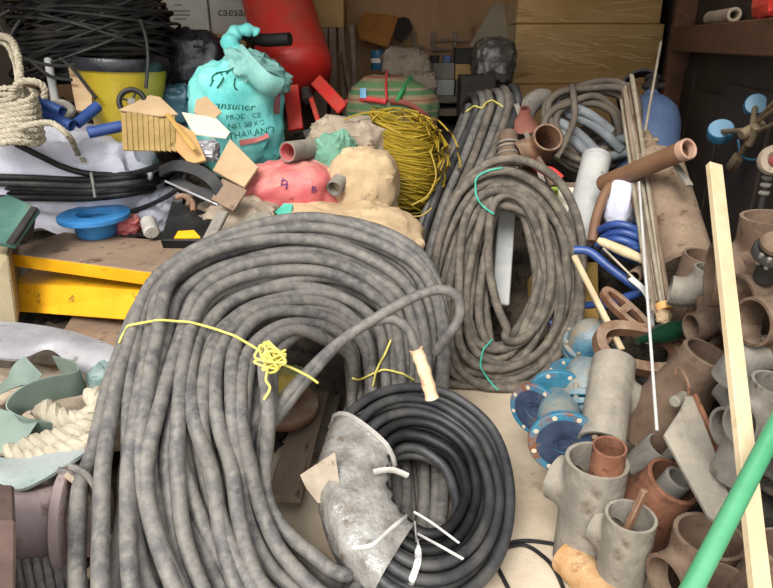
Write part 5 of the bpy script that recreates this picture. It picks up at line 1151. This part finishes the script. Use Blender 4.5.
for k, (xa, xb, lab) in enumerate(((316,328,'wide pale plank standing under the tan carton'), (329,336,'narrow pale plank standing under the tan carton'), (338,344,'thin plank leaning beside the tan carton'))):
    a, b = P((xa+xb)/2, 28, 4.52), P((xa+xb)/2-1+k*3, 118, 4.4); solo('plank', lab, 'plank', barg(a, b, (xb-xa)*4.5/620, .03, up=(0, -1, 0), b=.003), M_oldwood, smooth=False)
solo('wooden_pole', 'thin round wooden pole standing beside the planks at the back', 'pole', rodg(P(352,26,4.45), P(356,112,4.35), .022, 10), M_oldwood)
solo('wooden_pole', 'slanting split stick between the planks and the pole', 'pole', rodg(P(343,52,4.4), P(352,104,4.3), .016, 8), M_oldwood)
solo('orange_board', 'orange-brown fibre board leaning against the back wall', 'board', slab([P(357,28,4.75), P(366,8,4.95), P(398,6,4.98), P(400,14,4.95), P(388,46,4.75), P(360,38,4.72)], .015), mat('orange_fibre', C(156,104,50), C(174,120,62), rough=.8, sc=4, bump=.1), smooth=False)
solo('dark_board', 'dark brown board scrap behind the orange-brown board', 'board', slab([P(398,18,4.9), P(408,16,4.95), P(413,28,4.9), P(402,42,4.8), P(394,36,4.8)], .015), M_dark, smooth=False)
solo('grey_board', 'triangular grey board leaning against the stretch-wrapped cartons', 'board', slab([P(469,46,4.7), P(495,1,4.9), P(517,14,4.85), P(517,46,4.68)], .012), mat('grey_fibre', C(150,140,120), C(164,154,132), rough=.85, sc=4, bump=.05), smooth=False)
ck = Thing('paint_can', 'small blue can with a white label in front of the dark shelf', 'can', P(378, 70, 4.5))
ca0 = P(378, 70, 4.5); ck.part('can', xf(lathe([(0,0),(.05,0),(.052,.004),(.052,.13),(.05,.134),(0,.134)], 24, False), frame(ca0, (0,0,1))), MATS['gauge_blue'])
ck.part('label', xf(lathe([(.0525,.05),(.0535,.05),(.0535,.08),(.0525,.08)], 24), frame(ca0, (0,0,1))), M_paper)
sack_at('paper_sack', 'rolled dusty cream sack lying on the back shelf', 'sack', 404, 78, 4.45, (.36, .26, .22), M_bur2, amp=.1, wr=.06, seed=61, tilt=(.1, -.1, 1), drop=.02)
sack_at('paper_sack', 'half-open plastic sack below the rolled cream sack', 'sack', 418, 96, 4.3, (.26, .22, .20), M_bur2, amp=.15, wr=.1, seed=62, drop=.04)
# back shelf with small boxes
sh = Thing('back_shelf', 'white-edged wooden shelf carrying small grey boxes at the back', 'shelf', P(442, 112, 4.5))
def wbox(x0, y0, x1, y1, D, dep):
    a = P(x0, y1, D); c = PY(x1, y0, a.y); return hexa([(a.x,a.y,a.z),(c.x,a.y,a.z),(c.x,a.y+dep,a.z),(a.x,a.y+dep,a.z),(a.x,a.y,c.z),(c.x,a.y,c.z),(c.x,a.y+dep,c.z),(a.x,a.y+dep,c.z)])
sh.part('board', bev(wbox(416, 96, 476, 103, 4.5, .4), .003), M_gal, smooth=False)
sh.part('lower_board', bev(wbox(416, 109, 476, 116, 4.5, .4), .003), M_oldwood, smooth=False)
sh.part('side_board', bev(wbox(412, 60, 416, 128, 4.5, .4), .003), M_oldwood, smooth=False)
M_sbox = mat('small_box_grey', C(118,110,100), C(134,126,114), rough=.85, bump=.05)
fbx = lambda lab, x0, y0, x1, y1, m, D=4.52: fbox('small_box', lab, 'box', x0, y0, x1, y1, D, .14, m, .003)
fbx('pale grey small box standing on the white-edged shelf, bottom of its pair', 432, 80, 454, 95.6, M_pvc)
fbx('grey small box on top of the pale grey one', 432, 63, 454, 79.6, M_sbox)
fbx('tan small box beside the stacked grey boxes, upper', 455, 64, 471, 79.6, M_cardd)
fbx('grey small box under the tan small box', 455.5, 80, 470, 95.6, M_sbox)
fbx('dark box standing above the tan small box', 455, 48, 472, 63.6, M_dark)
for lab, x, m in (('squat dark can on the grey small box', 434, M_dark), ('squat dull blue can on the grey small box', 447, M_gasblue)):
    q = P(x, 62.6, 4.58); solo('small_can', lab, 'can', xf(lathe([(0,0),(.036,0),(.038,.003),(.038,.048),(.036,.05),(0,.05)], 20, False), frame(q, (0,0,1))), m)
rk = Thing('wall_rack', 'small slatted wooden rack on the back wall above the boxes', 'rack', PY(435, 48, 5.3))
yw_ = YB-.03
for x in (414, 433, 455): rk.part('upright', barg(PY(x, 31, yw_), PY(x, 47, yw_), .028, .03, up=(0, -1, 0)), M_oldwood, smooth=False)
for xa, xb, y in ((412, 424, 47), (430, 468, 40), (430, 458, 49)): rk.part('slat', barg(PY(xa, y, yw_-.02), PY(xb, y, yw_-.02), .02, .02), M_oldwood, smooth=False)
sack_at('wrapped_motor', 'dark round motor in crinkled clear plastic under the grey board', 'motor', 492, 84, 4.35, (.30, .26, .30), mat('plastic_dark', C(70,66,60), C(112,106,98), C(40,38,36), rough=.25, sc=10, bump=.7, bs=20, spec=.7), amp=.12, wr=.1, seed=71)
fbox('dark_box', 'dark tilted box behind the top of the folded cable bundle', 'box', 460, 76, 494, 116, 4.2, .25, mat('box_dark', C(72,66,58), C(86,80,70), rough=.85, bump=.05), drop=.02)
solo('caster_wheel', 'small black caster wheel in the shadow beside the stretch-wrapped carton', 'wheel', xf(lathe([(.03,-.02),(.07,-.025),(.08,-.015),(.08,.015),(.07,.025),(.03,.02)], 28), frame(P(500,76,4.3), (-.3,-1,.1))), M_black)
# on the ledge beam
lp = wallp(716, 16, .08); ez = zt
rl = Thing('paper_roll', 'cream cardboard tube lying on the wall ledge', 'tube', wallp(715, 18, .08))
r0 = Vector((*wallp(735, 13, .06).xy, ez+.034)); r1 = r0+ydir*.42
rl.part('tube', pipeg(r0, r1, .033, .018, 24), M_bur2)
rb0 = Vector((*wallp(770, 20, .075).xy, ez)); g = xf(sackg(.36, .10, .16, p=.5, amp=.08, wr=.06, seed=81), frame(rb0-ydir*.02, (0,0,1), ydir))
solo('red_bag', 'bright red plastic bag lying on the wall ledge', 'bag', g, mat('bright_red_plastic', C(190,40,36), C(210,70,60), C(226,150,140), rough=.35, sc=7, sc3=12, t3=.66, bump=.4, bs=30))
